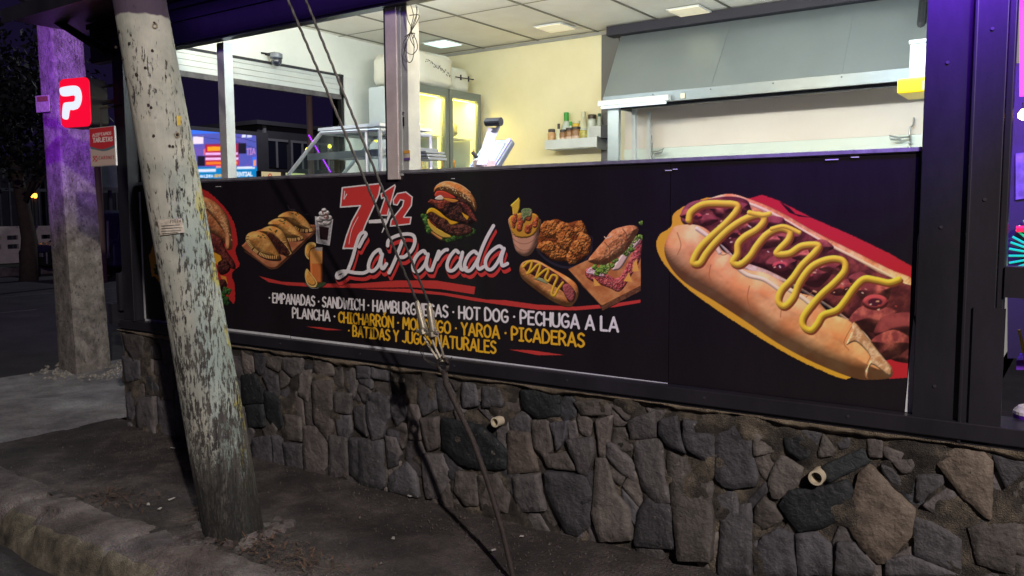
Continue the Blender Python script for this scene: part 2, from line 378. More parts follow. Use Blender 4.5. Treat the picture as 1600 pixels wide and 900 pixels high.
# kerb: worn profile swept along the street
xs = np.linspace(-3.15, 7, 420); prof = [(-.075, -.205), (-.07, -.12), (-.05, -.035), (-.015, -.004), (.03, .006), (.1, .01), (.17, .012), (.26, .0), (.32, -.02)]
K = MB()
for i, x in enumerate(xs):
    gap = min(abs(((x+0.15) % 1.02)-0.0), abs(((x+0.15) % 1.02)-1.02)); gz = -0.05*math.exp(-(gap/0.02)**2)
    for (a, b) in prof:
        nz = (float(fbm(np.array(x*6), np.array(a*14+b*9+4.), 4))-0.5)
        lump = (float(fbm(np.array(x*1.7), np.array(2.2), 3))-0.5)
        chip = max(0, float(fbm(np.array(x*4.3), np.array(7.7), 3))-0.56)*0.5 if -.06 < a < 0.04 else 0
        K.v.append((x, float(kerb_line(x))+a+0.035*nz+0.03*lump+chip, b+0.035*nz+(gz if b > -.1 else 0)+0.03*lump*(b > -.1)-chip*0.5))
n_ = len(prof)
K.f = [(i*n_+j, (i+1)*n_+j, (i+1)*n_+j+1, i*n_+j+1) for i in range(len(xs)-1) for j in range(n_-1)]
ko = K.build('kerb', KERB, smooth=True); structure(ko)
# yellow-green moss and old paint down the kerb's face
ym = ground_mat('mossy_old_kerb_paint', (50, 46, 38), (108, 100, 80), (160, 150, 124), 6.0, bump=1.0); ko.data.materials.append(ym)
for k_, p_ in enumerate(ko.data.polygons):
    j = k_ % (n_-1)
    if j <= 1 or (j == 2 and float(fbm(np.array(k_//(n_-1)*.09), np.array(1.), 3)) > .5): p_.material_index = 1
# lane line and far kerb of the cross street
LINE = mat('worn_road_paint', (120, 118, 116), 0.8, col2=(70, 68, 70), vscale=9)
a = on(25, 486, 2, -.196); b = on(84, 479, 2, -.196)
for k in range(6):
    y0 = 2.2+k*3.2; x_ = a[0]-0.02*k
    o = MB().add([(x_, y0, -.196), (x_+.12, y0, -.196), (x_+.12, y0+2.2, -.196), (x_, y0+2.2, -.196)], [(0, 1, 2, 3)]).build('lane_line', LINE); structure(o)
o = MB().add([(a[0]-3.2, -40, -.196), (a[0]-3.1, -40, -.196), (a[0]-3.1, 80, -.196), (a[0]-3.2, 80, -.196)], [(0, 1, 2, 3)]).build('edge_line', LINE); structure(o)
FX = on(40, 430, 2, -.2)[0]
structure(MB().box(FX-.5, FX, -40, 90, -.25, 0.05).build('median_kerb', KERB))
structure(MB().box(FX-9, FX-.5, -40, 90, -.3, 0.03).build('verge', GRASS))

# litter and pebbles on the dirt
pb = MB()
for i in range(2600):
    x = rng.uniform(-.4, 5); y = -0.03-abs(rng.normal(0, .35)) if rng.random() < .6 else rng.uniform(-1.3, -.7)
    if y < -1.33: continue
    r = rng.uniform(.0015, .0055)*(2.0 if rng.random() < .04 else 1); z = .008
    q = [(x+r*math.cos(t)*rng.uniform(.6, 1.2), y+r*math.sin(t)*rng.uniform(.6, 1.2)) for t in np.linspace(0, 6.28, 6)[:-1]]
    pb.add([(u, v, z-.006) for u, v in q]+[(x, y, z+r*.8)], [(i_, (i_+1) % 5, 5) for i_ in range(5)])
tag(pb.build('gravel', mat('pale_grit', (98, 90, 86), 0.9, col2=(38, 34, 33), vscale=90)), 'small grit and crumbs strewn over the dirt strip', 'gravel', kind='stuff')
lit = MB()
for (px, py, L_) in [(268, 780, .05), (232, 788, .04), (250, 795, .03), (615, 841, .03), (270, 700, .04), (640, 775, .03), (815, 838, .02), (770, 860, .03)]:
    p = on(px, py, 2, .016); an = rng.uniform(0, 3); w = .007
    d = np.array([math.cos(an), math.sin(an), 0]); e = np.array([-d[1], d[0], 0])*w
    lit.prism([p-d*L_/2-e, p+d*L_/2-e*.5, p+d*L_/2+e, p-d*L_*.3+e*1.4], (0, 0, .003))
tag(lit.build('litter', mat('paper_scraps', (176, 172, 166), 0.8, var=.3, vscale=40)), 'white paper scraps scattered on the dirt near the pole', 'litter', kind='stuff')
lv = MB()
for i in range(420):
    cx, cy = ((2.0, -.86), (2.5, -.98), (2.9, -1.0), (1.3, -1.0))[i % 4]; x = rng.normal(cx, .14); y = rng.normal(cy, .07); an = rng.uniform(0, 6.28); L_ = rng.uniform(.02, .07); t = rng.uniform(0, .03)
    d = np.array([math.cos(an), math.sin(an), rng.uniform(-.3, .5)])*L_; e = np.array([-math.sin(an), math.cos(an), 0])*rng.uniform(.001, .008)
    p = np.array([x, y, .015+t]); lv.add([p-e, p+d-e*.2, p+d+e*.2, p+e], [(0, 1, 2, 3)])
tag(lv.build('dead_leaves', mat('dry_leaf', (88, 66, 52), 0.9, var=.6, vscale=30)), 'dry leaves and twigs heaped round the foot of the leaning pole', 'leaves', kind='stuff')

# ================================================================ STONE WALL
SEEDS = """977,637 968,663 1002,665 970,692 1012,727 973,720 1048,673 1070,773 1070,740 1093,680 1147,710 1147,680 980,793 1023,817 1130,780 1153,777 1150,843
1227,743 1193,800 1213,867 1190,693 1190,720 1193,663 1227,670 1257,677 1297,700 1322,729 1300,722 1310,682 1369,701 1406,713 1443,698 1397,691 1391,744 1420,757 1447,729 1453,757 1490,794
1518,754 1499,713 1375,807 1462,847 1409,890 1328,875 1279,869 1316,831 1549,850 1571,735 1574,785 1596,794 1596,838 1515,869 1556,770 1530,893 1595,704 566,581 594,585 564,613 588,651
622,602 637,605 664,620 692,617 620,636 645,654 598,605 566,654 670,677 620,681 613,704 645,711 579,726 626,749 677,741 707,722 741,696 730,617 764,624 745,605 798,632 753,654 783,677
809,666 813,707 839,632 885,643 922,636 841,688 873,677 892,673 909,666 904,711 938,677 968,722 873,722 824,768 768,768 730,760 787,745 885,787 953,787 805,609 990,670 994,764 926,824
787,802 203,536 201,578 229,541 227,569 241,550 243,576 257,545 262,592 215,606 231,601 241,606 252,606 224,653 257,662 199,639 285,662 280,592 276,550 199,676 369,564 383,564 402,559
425,564 455,573 481,566 502,573 525,592 544,592 565,580 390,606 395,648 423,597 425,643 441,594 446,620 460,639 472,597 483,639 502,634 453,667 488,592 404,699 432,704 455,713 483,704
523,709 535,667 532,625 560,657 563,615 572,718 609,699 612,741 516,685 1270,790 1243,697 1115,640 1080,645 1020,632 1145,655 1270,655 1340,668 1420,680 1470,688 1540,700 1100,800 1110,860
1060,850 1010,860 310,560 330,600 320,640 300,690 340,690 345,560 360,610 300,620 360,680 1170,757 1180,775 1345,705 1245,720 1560,810 1480,745 1340,895 1240,840"""
DARK = {(390, 606), (395, 648), (425, 643), (741, 696), (707, 722), (1270, 790), (1322, 729), (1243, 697), (839, 632), (1093, 680)}
MID = {(579, 726), (885, 643), (1070, 773), (1213, 867), (953, 787), (1490, 794), (1420, 757)}
TAN = {(813, 707), (1518, 754), (922, 636), (1147, 710), (1375, 807), (594, 585), (1443, 698)}
BIG = {(741, 696): .016, (1270, 790): .012, (1070, 773): .01, (1147, 710): .006, (1375, 807): .01, (588, 651): .002}
seeds = []
for t in SEEDS.split():
    a, b = map(int, t.split(',')); p = on(a, b, 1, -.03)
    if p[2] < -.06: continue
    seeds.append((p[0], p[2], BIG.get((a, b), 0), 'd' if (a, b) in DARK else 'm' if (a, b) in MID else 't' if (a, b) in TAN else ''))
base_n = len(seeds)
for _ in range(3000):       # fill what the first seeds leave open
    x = rng.uniform(-.4, 6.8); z = rng.uniform(-.12, .78)
    if all(((x-s[0])/(1.0))**2+((z-s[1])/1.3)**2 > .0125 for s in seeds): seeds.append((x, z, 0, ''))
ZS = .70
SW = np.array([(s[0], s[1]*ZS) for s in seeds]); SWT = np.array([s[2]+rng.normal(0, .0011) for s in seeds])
x0w, x1w, z0w, z1w = -.27, 6.6, -.1, .745
def clip(poly, nx, nz, c):
    out = []
    for i in range(len(poly)):
        a = poly[i]; b = poly[(i+1) % len(poly)]; da = a[0]*nx+a[1]*nz-c; db = b[0]*nx+b[1]*nz-c
        if da <= 0: out.append(a)
        if (da < 0) != (db < 0) and abs(da-db) > 1e-12:
            t = da/(da-db); out.append((a[0]+(b[0]-a[0])*t, a[1]+(b[1]-a[1])*t))
    return out
TRACED = []
for ox_, oy_, s_c, txt_ in (
    (960, 600, 3.0, """460,150 600,165 635,200 640,330 668,440 660,480 560,490 510,480 470,440 468,300
320,165 440,190 465,220 465,380 400,350 340,310 318,250
230,290 330,330 455,395 450,560 460,640 455,820 310,810 275,600 245,420
80,270 215,265 225,400 262,560 190,555 130,500 85,370
145,530 265,575 290,770 90,760 90,700 110,600
65,180 110,150 180,130 190,255 70,262
205,170 290,150 300,220 328,325 240,290 205,240
770,335 880,400 860,480 770,540 735,540 715,470 735,400
!771,570 819,501 960,486 1077,456 1116,507 1062,639 957,681 861,696
500,590 630,570 640,620 640,900 485,900 490,700
650,590 690,535 740,570 790,640 690,690 650,650
690,720 760,680 830,710 850,900 650,900 660,780
845,710 940,700 1010,760 1015,900 860,900
640,235 765,265 740,320 650,340
!785,240 860,235 920,300 915,350 870,360 800,310"""),
    (1260, 620, 3.215, """!75,350 280,262 310,340 110,435 85,400
~260,390 310,350 370,390 440,470 540,570 525,700 400,830 360,840 270,760 180,610 215,560 240,470
~640,320 750,250 890,260 935,330 925,620 890,600 780,500 690,390
580,545 700,470 760,490 870,615 780,660 700,640
540,610 630,630 775,720 775,900 540,800 535,700
810,660 930,620 1050,640 1045,900 860,840 830,740
400,820 530,800 770,900 390,900
150,730 240,740 340,850 330,900 140,900
385,255 450,270 530,300 545,345 530,380 480,385 430,330 380,300
375,340 430,360 475,420 475,470 430,440 380,380
550,390 680,400 690,440 570,530 550,520
930,290 1093,300 1093,380 1000,460 960,380
300,210 380,215 380,310 310,310
540,220 620,260 640,300 620,315 560,290"""),
    (560, 560, 2.648, """!340,250 400,260 500,280 610,380 605,455 520,460 420,440 345,370
~620,300 700,310 735,470 612,480 615,380
!670,130 750,125 825,150 825,240 740,250 680,210
890,180 1000,170 1040,200 1035,240 920,235
770,470 930,490 960,560 955,690 900,740 850,720 780,550
975,420 1020,420 1060,560 1110,620 1130,750 1000,755 965,640
855,340 960,330 970,390 940,490 905,470
705,260 780,255 795,380 770,420 720,370
635,490 740,480 770,630 660,640 640,580
490,490 570,480 620,570 610,640 500,630
400,470 485,480 490,610 440,610 395,550
260,400 340,400 390,520 380,590 275,580
120,490 190,430 230,480 245,580 120,550
0,340 90,340 105,500 95,540 0,530
105,320 150,330 170,400 120,460
30,150 80,140 125,220 95,330 60,335 35,250
195,195 245,195 250,340 200,335
250,250 320,245 325,370 275,390
240,95 310,90 315,210 260,240 240,180
975,260 1045,240 1020,410 990,410
785,270 860,260 850,340 820,380
1025,350 1050,360 1135,440 1135,515 1080,480 1020,410
505,120 580,120 590,200 510,205
420,95 480,95 490,200 425,205
760,400 850,390 900,470 780,455
130,150 185,150 195,240 150,280 125,220
50,30 130,40 128,95 50,80"""),
    (180, 480, 2.143, """20,90 90,90 90,160 60,180 30,140
20,165 80,180 80,240 30,252
150,190 190,185 195,310 165,310
60,310 130,300 130,440 90,450 60,400
140,315 195,315 198,465 135,450
200,280 240,290 262,465 205,470
145,100 185,105 185,185 160,190
!415,230 455,222 498,300 490,320 425,325
!428,330 492,325 498,400 435,405
!500,280 550,310 555,400 530,418 500,370
555,170 625,170 620,220 590,235 555,205
660,170 720,175 725,230 680,238 658,210
660,250 720,245 722,410 705,450 665,380
610,215 650,210 640,320 610,290
845,290 915,300 915,370 880,445 850,410
730,285 785,290 780,360 730,350
795,335 830,330 845,435 800,400
560,360 615,370 620,450 565,445
625,400 700,400 700,560 630,560
560,455 620,460 620,550 565,545
780,440 890,450 900,600 860,620 780,560
710,430 770,440 775,570 710,570
~860,200 920,200 920,245 860,240
805,195 850,195 850,240 805,240
905,410 943,420 943,530 910,540
455,440 515,430 520,540 460,540
520,430 560,440 560,545 525,540"""),
    ):
    for ln_ in txt_.split('\n'):
        k_ = 'd' if ln_[0] == '!' else 't' if ln_[0] == '~' else ''
        w_ = []
        for t_ in ln_.lstrip('!~').split():
            a_, b_ = map(float, t_.split(',')); p = on(ox_+a_/s_c, oy_+b_/s_c, 1, -.035); w_.append((p[0], p[2]))
        w_ = np.array(w_); w_[:, 1] = np.clip(w_[:, 1], -.1, .725); w_ = w_.mean(0)+(w_-w_.mean(0))*1.03; TRACED.append((w_, k_))
def inside(pt, poly):
    c = False; n = len(poly)
    for i in range(n):
        a, b = poly[i], poly[(i+1) % n]
        if (a[1] > pt[1]) != (b[1] > pt[1]) and pt[0] < (b[0]-a[0])*(pt[1]-a[1])/(b[1]-a[1]+1e-12)+a[0]: c = not c
    return c
sv, sf, sc = [], [], []
PAL = {'': [(110, 105, 107), (102, 99, 104), (116, 109, 105), (95, 93, 98), (105, 100, 101), (120, 112, 108), (88, 86, 92), (106, 99, 97)], 'd': [(40, 46, 50), (44, 48, 52)], 'm': [(72, 74, 80), (66, 68, 74)], 't': [(132, 118, 106), (126, 114, 106)]}
def add_stone(P, kind, i, y0, joint_w=.0055):
    global sf, sv, sc
    cen = P.mean(0); ar = 0.5*abs(np.dot(P[:, 0], np.roll(P[:, 1], 1))-np.dot(P[:, 1], np.roll(P[:, 0], 1))); R0 = math.sqrt(ar/math.pi)
    # resample the outline, wobble it, pull it in by the joint width
    ring = []
    for k in range(len(P)):
        a, b = P[k], P[(k+1) % len(P)]; L_ = np.linalg.norm(b-a); n = max(1, int(L_/.016))
        for t in range(n): ring.append(a+(b-a)*t/n)
    ring = np.array(ring)
    if len(ring) < 5: return
    for _ in range(1): ring = .06*np.roll(ring, 1, 0)+.88*ring+.06*np.roll(ring, -1, 0)
    off = 1.3*(fbm(ring[:, 0]*16+i*3.1, ring[:, 1]*16, 3)-.5)+.9*(fbm(ring[:, 0]*60+i*3.1, ring[:, 1]*60, 2)-.5)
    v = ring-cen; rr = np.linalg.norm(v, axis=1, keepdims=True)+1e-9
    
    ring = cen+v/rr*np.maximum(rr+off[:, None]*joint_w, .004)
    yface = y0; tx, tz = rng.normal(0, .05, 2)
    def yat(q): return yface+(q[0]-cen[0])*tx+(q[1]-cen[1])*tz+.012*(float(fbm(np.array(q[0]*9+i), np.array(q[1]*9), 3))-.5)
    col = lin(PAL[kind][rng.integers(len(PAL[kind]))])*rng.uniform(.42, .84); n = len(ring); b0 = len(sv)
    rings = [(1.0, .035), (1.0, .004), (max(0.92, 1-.0022/R0), 0), (.62, 0), (.3, 0)]
    for q_, dy in rings:
        for p in ring:
            q = cen+(p-cen)*q_; sv.append((q[0], (yat(q)+dy) if dy < .03 else .0, q[1])); sc.append(col)
    sv.append((cen[0], yat(cen), cen[1])); sc.append(col)
    for r_ in range(len(rings)-1):
        sf += [(b0+r_*n+k, b0+r_*n+(k+1) % n, b0+(r_+1)*n+(k+1) % n, b0+(r_+1)*n+k) for k in range(n)]
    cidx = len(sv)-1; l0 = b0+(len(rings)-1)*n; sf += [(l0+k, l0+(k+1) % n, cidx) for k in range(n)]
for i, s_ in enumerate(seeds):
    zt_i = (z1w-rng.uniform(.01, .04))*ZS; poly = [(x0w, z0w*ZS), (x1w, z0w*ZS), (x1w, zt_i), (x0w, zt_i)]
    d2 = ((SW-SW[i])**2).sum(1)
    for j in np.argsort(d2)[1:26]:
        nx, nz = SW[j]-SW[i]; c = ((SW[j]**2).sum()-(SW[i]**2).sum()+SWT[i]-SWT[j])/2
        poly = clip(poly, nx, nz, c)
        if len(poly) < 3: break
    if len(poly) < 3: continue
    P0 = np.array(poly)/np.array([1, ZS]); sgn_a = np.dot(P0[:, 0], np.roll(P0[:, 1], -1))-np.dot(P0[:, 1], np.roll(P0[:, 0], -1)); poly = [tuple(q) for q in P0]
    for k in range(len(P0)):      # uneven joints: every edge is set back by its own amount
        a_, b_ = P0[k], P0[(k+1) % len(P0)]; e_ = b_-a_; L_ = np.linalg.norm(e_)
        if L_ < .004: continue
        nrm = np.array([e_[1], -e_[0]])/L_*(1 if sgn_a > 0 else -1); ins_ = rng.uniform(.001, .004) if rng.random() < .72 else rng.uniform(.005, .012)
        tilt_ = rng.normal(0, .03); nrm = np.array([nrm[0]*math.cos(tilt_)-nrm[1]*math.sin(tilt_), nrm[0]*math.sin(tilt_)+nrm[1]*math.cos(tilt_)]); mid_ = (a_+b_)/2-nrm*ins_
        poly = clip(poly, nrm[0], nrm[1], float(nrm@mid_))
        if len(poly) < 3: break
    if len(poly) < 3: continue
    for _ in range(2):            # knock a corner off here and there
        if rng.random() < .45:
            k = rng.integers(len(poly)); c_ = np.array(poly).mean(0); v_ = np.array(poly[k])-c_; d_ = np.linalg.norm(v_)+1e-9; v_ = v_/d_; poly = clip(poly, v_[0], v_[1], float(v_@c_+d_*rng.uniform(.78, .93)))
    P = np.array(poly); ar = 0.5*abs(np.dot(P[:, 0], np.roll(P[:, 1], 1))-np.dot(P[:, 1], np.roll(P[:, 0], 1)))
    if ar < 3e-4 or ar > .25: continue
    cen = P.mean(0); R0 = math.sqrt(ar/math.pi)
    if any(inside(cen, t_[0]) for t_ in TRACED): continue
    add_stone(P, s_[3] if s_[3] != 'd' else '', i, -rng.uniform(.010, .022))
for i, (P_, k_) in enumerate(TRACED): add_stone(P_, k_, 1000+i, -rng.uniform(.024, .034), .007)
wall_t = thing('stone_wall', (2.6, 0, 0), 'low wall of irregular grey and brown flagstones below the black banner', 'wall')
me = bpy.data.meshes.new('stones'); me.from_pydata(sv, [], sf); me.update()
at_ = me.color_attributes.new('Col', 'FLOAT_COLOR', 'POINT'); at_.data.foreach_set('color', np.concatenate([np.array(sc), np.ones((len(sc), 1))], 1).ravel())
me.polygons.foreach_set('use_smooth', [True]*len(me.polygons))
M = bpy.data.materials.new('slate_stone'); M.use_nodes = True; N = M.node_tree.nodes; L = M.node_tree.links; b = N['Principled BSDF']
a = N.new('ShaderNodeAttribute'); a.attribute_name = 'Col'; tc = N.new('ShaderNodeTexCoord')
n1 = N.new('ShaderNodeTexNoise'); n1.inputs['Scale'].default_value = 11; n1.inputs['Detail'].default_value = 10; n1.inputs['Roughness'].default_value = .72; L.new(tc.outputs['Object'], n1.inputs[0])
mr = N.new('ShaderNodeMapRange'); mr.inputs[1].default_value = .3; mr.inputs[2].default_value = .72; mr.inputs[3].default_value = .45; mr.inputs[4].default_value = 1.6; L.new(n1.outputs[0], mr.inputs[0])
mx = N.new('ShaderNodeMix'); mx.data_type = 'RGBA'; mx.blend_type = 'MULTIPLY'; mx.inputs[0].default_value = 1; L.new(a.outputs['Color'], mx.inputs[6]); L.new(mr.outputs[0], mx.inputs[7])
n3 = N.new('ShaderNodeTexNoise'); n3.inputs['Scale'].default_value = 38; n3.inputs['Detail'].default_value = 4; L.new(tc.outputs['Object'], n3.inputs[0])
r3 = N.new('ShaderNodeValToRGB'); r3.color_ramp.elements[0].position = .66; r3.color_ramp.elements[1].position = .74; r3.color_ramp.elements[0].color = (0, 0, 0, 1); r3.color_ramp.elements[1].color = (.55, .55, .55, 1); L.new(n3.outputs[0], r3.inputs[0])
m2 = N.new('ShaderNodeMix'); m2.data_type = 'RGBA'; L.new(r3.outputs[0], m2.inputs[0]); L.new(mx.outputs[2], m2.inputs[6]); m2.inputs[7].default_value = tuple(lin((140, 132, 124)))+(1,)
L.new(m2.outputs[2], b.inputs['Base Color']); b.inputs['Roughness'].default_value = .62
wv = N.new('ShaderNodeTexNoise'); wv.inputs['Scale'].default_value = 26; wv.inputs['Detail'].default_value = 12; wv.inputs['Roughness'].default_value = .65; L.new(tc.outputs['Object'], wv.inputs[0])
bp = N.new('ShaderNodeBump'); bp.inputs['Strength'].default_value = .9; bp.inputs['Distance'].default_value = .02; L.new(wv.outputs[0], bp.inputs['Height']); L.new(bp.outputs[0], b.inputs['Normal'])
me.materials.append(M); so = bpy.data.objects.new('stones', me); COL.objects.link(so); so.parent = wall_t; so.matrix_parent_inverse = wall_t.matrix_basis.inverted()
# mortar behind and between the stones
MORT = ground_mat('sandy_mortar', (24, 22, 22), (70, 62, 54), (140, 124, 100), 6.0, bump=1.0)
def mort_z(X, Z):
    k = np.clip((Z-.62)/.1, 0, 1)
    return .004-.016*fbm(X*7, Z*7, 4)-.20*np.clip(fbm(X*5+3, Z*5, 4)-.555, 0, .12)-.034*k*fbm(X*9, Z*3, 3)
nx, nz = 420, 56; X, Z = np.meshgrid(np.linspace(x0w-.02, x1w, nx), np.linspace(-.12, z1w+.005, nz)); Y = mort_z(X, Z)
mm = MB(); mm.v = [tuple(p) for p in np.stack([X, Y, Z], -1).reshape(-1, 3)]
mm.f = [(j*nx+i, j*nx+i+1, (j+1)*nx+i+1, (j+1)*nx+i) for j in range(nz-1) for i in range(nx-1)]
mm.build('mortar', MORT, wall_t, smooth=True)
CAPM = ground_mat('sandy_cap_mortar', (92, 78, 60), (140, 120, 92), (176, 154, 120), 7.0, bump=1.0)
nz2 = 9; X, Z = np.meshgrid(np.linspace(x0w-.02, x1w, 520), np.linspace(0, 1, nz2)); low = z1w-.010-.085*np.clip(fbm(X*5, X*0+2., 4)-.33, 0, 1)-.02*np.clip(fbm(X*1.3, X*0+8., 2)-.4, 0, 1)
Zc = low+(z1w+.003-low)*Z; Yc = -.004-.045*np.sin(np.clip(Z*2.2, 0, 1.57))+.02*(fbm(X*14, Zc*14, 4)-.5)
mm = MB(); mm.v = [tuple(p) for p in np.stack([X, Yc, Zc], -1).reshape(-1, 3)]; nx = 520
mm.f = [(j*nx+i, j*nx+i+1, (j+1)*nx+i+1, (j+1)*nx+i) for j in range(nz2-1) for i in range(nx-1)]
mm.build('cap_mortar', CAPM, wall_t, smooth=True)
MB().box(x0w-.015, 0, .005, 3.6, -.12, .742).box(0, x1w, .02, .25, -.12, .742).build('core', MORT, wall_t)
PIPE = mat('pale_plastic_pipe', (196, 184, 160), 0.5, var=.15, vscale=20)
for (px, py, r_, ln, lab) in [(773, 660, .026, .05, 'narrow pale drain pipe poking from the wall above the big dark stone'), (1275, 747, .031, .06, 'wider pale drain pipe poking from the wall at the right between dark stones')]:
    p = on(px, py, 1, -.07); a0 = MB(); n = 20
    for j, (y_, rr) in enumerate([(.05, r_), (-.07, r_), (-.07, r_*.74), (.05, r_*.74)]):
        a0.v += [(p[0]+rr*math.cos(2*math.pi*k/n), y_, p[2]+rr*math.sin(2*math.pi*k/n)) for k in range(n)]
    a0.f = [(j*n+k, j*n+(k+1) % n, (j+1)*n+(k+1) % n, (j+1)*n+k) for j in range(3) for k in range(n)]
    t_ = thing('drain_pipe', (p[0], 0, p[2]), lab, 'pipe', 'drain pipes through the stone wall')
    a0.build('pipe', PIPE, t_, smooth=False)
    bk = MB(); bk.v = [(p[0]+r_*.73*math.cos(2*math.pi*k/n), -.02, p[2]+r_*.73*math.sin(2*math.pi*k/n)) for k in range(n)]; bk.f = [tuple(range(n))]
    bk.build('bore', RUBBER, t_)

# ================================================================ FOOD STAND BUILDING
bt = thing('food_stand', (2.6, 1.6, .8), 'open-fronted food stand with lit white kitchen behind a black frame', 'building')
# interior shell
MB().box(-.05, 5.4, 3.28, 3.38, .7, 3.3).build('back_wall', WALLC, bt)
MB().box(-.1, 0.0, 2.03, 3.38, .7, 3.3).box(-.1, 0.0, 0.05, 2.03, 2.885, 3.3).box(-.1, 0, .05, 2.03, .7, 1.0).box(-.1, .02, 2.03, 2.16, .7, 2.9).build('side_wall', WALLW, bt)
MB().box(5.3, 5.4, 0.2, 3.28, .7, 3.3).build('right_wall', WALLW, bt)
MB().box(-.1, 5.4, .1, 3.38, .7, .82).build('floor', mat('floor_tile', (150, 146, 140), .4, var=.1), bt)
# tiled ceiling
CM = mat('ceiling_tile', (236, 234, 226), .75, col2=(226, 222, 212), vscale=2, bump=.05, bscale=60)
cb = MB()
cb.add([(-.1, .1, 3.235), (5.4, .1, 3.235), (5.4, 3.38, 3.235), (-.1, 3.38, 3.235)], [(0, 1, 2, 3)]); cb.box(-.12, 5.42, .021, 3.4, 3.24, 3.34); cb.box(-.12, 5.42, .021, .1, 3.0, 3.239)
cb.build('ceiling', CM, bt)
gb = MB()
for k in range(9):
    x = .09+.642*k; gb.box(x-.011, x+.011, .1, 3.28, 3.228, 3.233)
for k in range(3):
    y = .83+1.22*k-.02*k; gb.box(0, 5.3, y-.008, y+.008, 3.2265, 3.2275)
gb.build('ceiling_grid', mat('grid_bar', (120, 118, 108), .5, .3), bt)
MB().box(0, 5.3, 3.262, 3.279, 3.2, 3.226).build('cornice', mat('grey_trim', (150, 150, 144), .5), bt)
# front frame
fr = MB()
fr.box(-.45, 5.9, -.06, .02, 2.738, 2.98).box(-.45, 5.9, -.085, .02, 2.98, 3.02)
fr.build('front_beam', BLK, bt, bevel=.004)
MB().box(-.45, 5.9, -.07, -.06, 2.752, 2.775).box(-.45, 5.9, -.075, -.06, 2.9, 2.94).build('beam_trim', mat('dark_trim', (44, 42, 52), .35, .3), bt)
MB().box(-.8, 6.1, -.5, .3, 3.03, 3.06).box(-.8, 6.1, -.51, -.5, 3.0, 3.1).build('eave', BLK, bt)
MB().box(-.176, -.02, -.055, .1, .83, 2.737).box(-.03, -.005, -.075, -.056, .83, 2.737).build('corner_post', BLK, bt, bevel=.004)
MB().box(-.004, .05, .03, .11, 1.83, 2.735).build('post', WHITE, bt)
pw = mat('worn_pink_white_paint', (196, 184, 182), .6, col2=(176, 164, 162), vscale=6, bump=.15)
P1 = on(333, 70, 1, .02); P2 = on(352, 70, 1, .02)
AGED = mat('aged_white_paint', (164, 166, 162), .55, col2=(146, 148, 146), vscale=5, bump=.1)
MB().box(.955, 1.028, .02, .09, 1.75, 2.737).build('post', AGED, bt, bevel=.003)
pc = MB().box(2.503, 2.585, -.02, .1, 1.8, 2.737); o = pc.build('post', pw, bt, bevel=.003)
MB().box(2.493, 2.5025, -.019, .09, 1.8, 2.737).build('post_edge', BLK, bt)
MB().box(2.587, 2.608, -.01, .10, 1.82, 2.737).box(2.609, 2.648, .0, .10, 1.82, 2.737).build('post', AGED, bt, bevel=.003)
st = MB().box(2.64, 2.663, -.003, -.0015, 2.0, 2.2)
# right hand post, made of stepped black profiles
rp = MB().box(5.225, 5.385, -.03, .16, .75, 3.0).box(5.387, 5.488, -.045, .16, .75, 3.0).box(5.384, 5.396, -.055, -.046, .75, 3.0).box(5.49, 5.512, -.04, .03, .75, 3.0)
rp.build('right_post', BLK, bt, bevel=.003)
MB().box(5.513, 6.6, -.05, .03, 1.30, 1.41).build('cross_rail', BLK, bt)
MB().box(5.42, 5.522, -.056, -.046, .83, 1.26).build('post_foot', BLK, bt)
MB().box(-.25, 6.6, -.062, .14, .765, .83).box(-.25, 6.6, -.045, .14, .745, .765).build('sill', BLK, bt, bevel=.004)
MB().box(-.27, -.22, -.12, .1, .8, .95).box(-.215, -.18, -.08, .05, .9, 1.18).build('gate_hinge', BLK, bt)
MB().box(0.02, 5.22, -.012, .10, 1.835, 1.85).build('counter_edge', mat('scuffed_aluminium', (190, 190, 196), .35, .6, var=.4, vscale=20), bt)
MB().box(0.02, 5.22, .03, .12, .83, 1.834).build('counter_front', STEELD, bt)

SCR = mat('dull_screw', (90, 86, 96), .4, .7); k_ = 0
for x in (.3, .95, 1.6, 2.3, 3.0, 3.7, 4.4, 5.0):
    MB().tube([(x, -.0625, .80), (x, -.066, .80)], .006, 8).build('screw', SCR, bt)
for z in (.95, 1.55, 2.15, 2.6): MB().tube([(5.30, -.0305, z), (5.30, -.034, z)], .006, 8).build('screw', SCR, bt); MB().tube([(5.44, -.0455, z+.1), (5.44, -.049, z+.1)], .006, 8).build('screw', SCR, bt)
# canopy brace reaching out over the corner
a = on(20, -12, 1, -.3); b = on(165, 82, 1, -.1)
tag(MB().tube([a, b], .03, 6).build('awning_brace', BLK), 'thin dark brace slanting from the eave over the concrete pole', 'brace')

# roller shutter, rolled up over the side opening
sh = thing('roller_shutter', (0, 1.0, 2.7), 'rolled up grey metal shutter over the opening in the left side', 'shutter')
sm = MB(); 
for k in range(4):
    z = 2.70+k*.045; sm.box(.012+.004*(k % 2), .03, .1, 2.02, z, z+.042)
sm.build('slats', ALU, sh)
MB().box(0.0, .045, .08, 2.04, 2.862, 2.882).build('housing_edge', STEELD, sh)
MB().box(.004, .05, .08, 2.03, 2.655, 2.698).build('bottom_bar', mat('dirty_aluminium', (110, 108, 112), .5, .4, var=.5, vscale=12), sh)
MB().box(0.003, .05, 2.0, 2.03, 1.0, 2.86).build('guide_rail', RUBBER, sh)
MB().box(.022, .06, 2.035, 2.155, .82, 2.86).build('jamb', WHITE, sh)
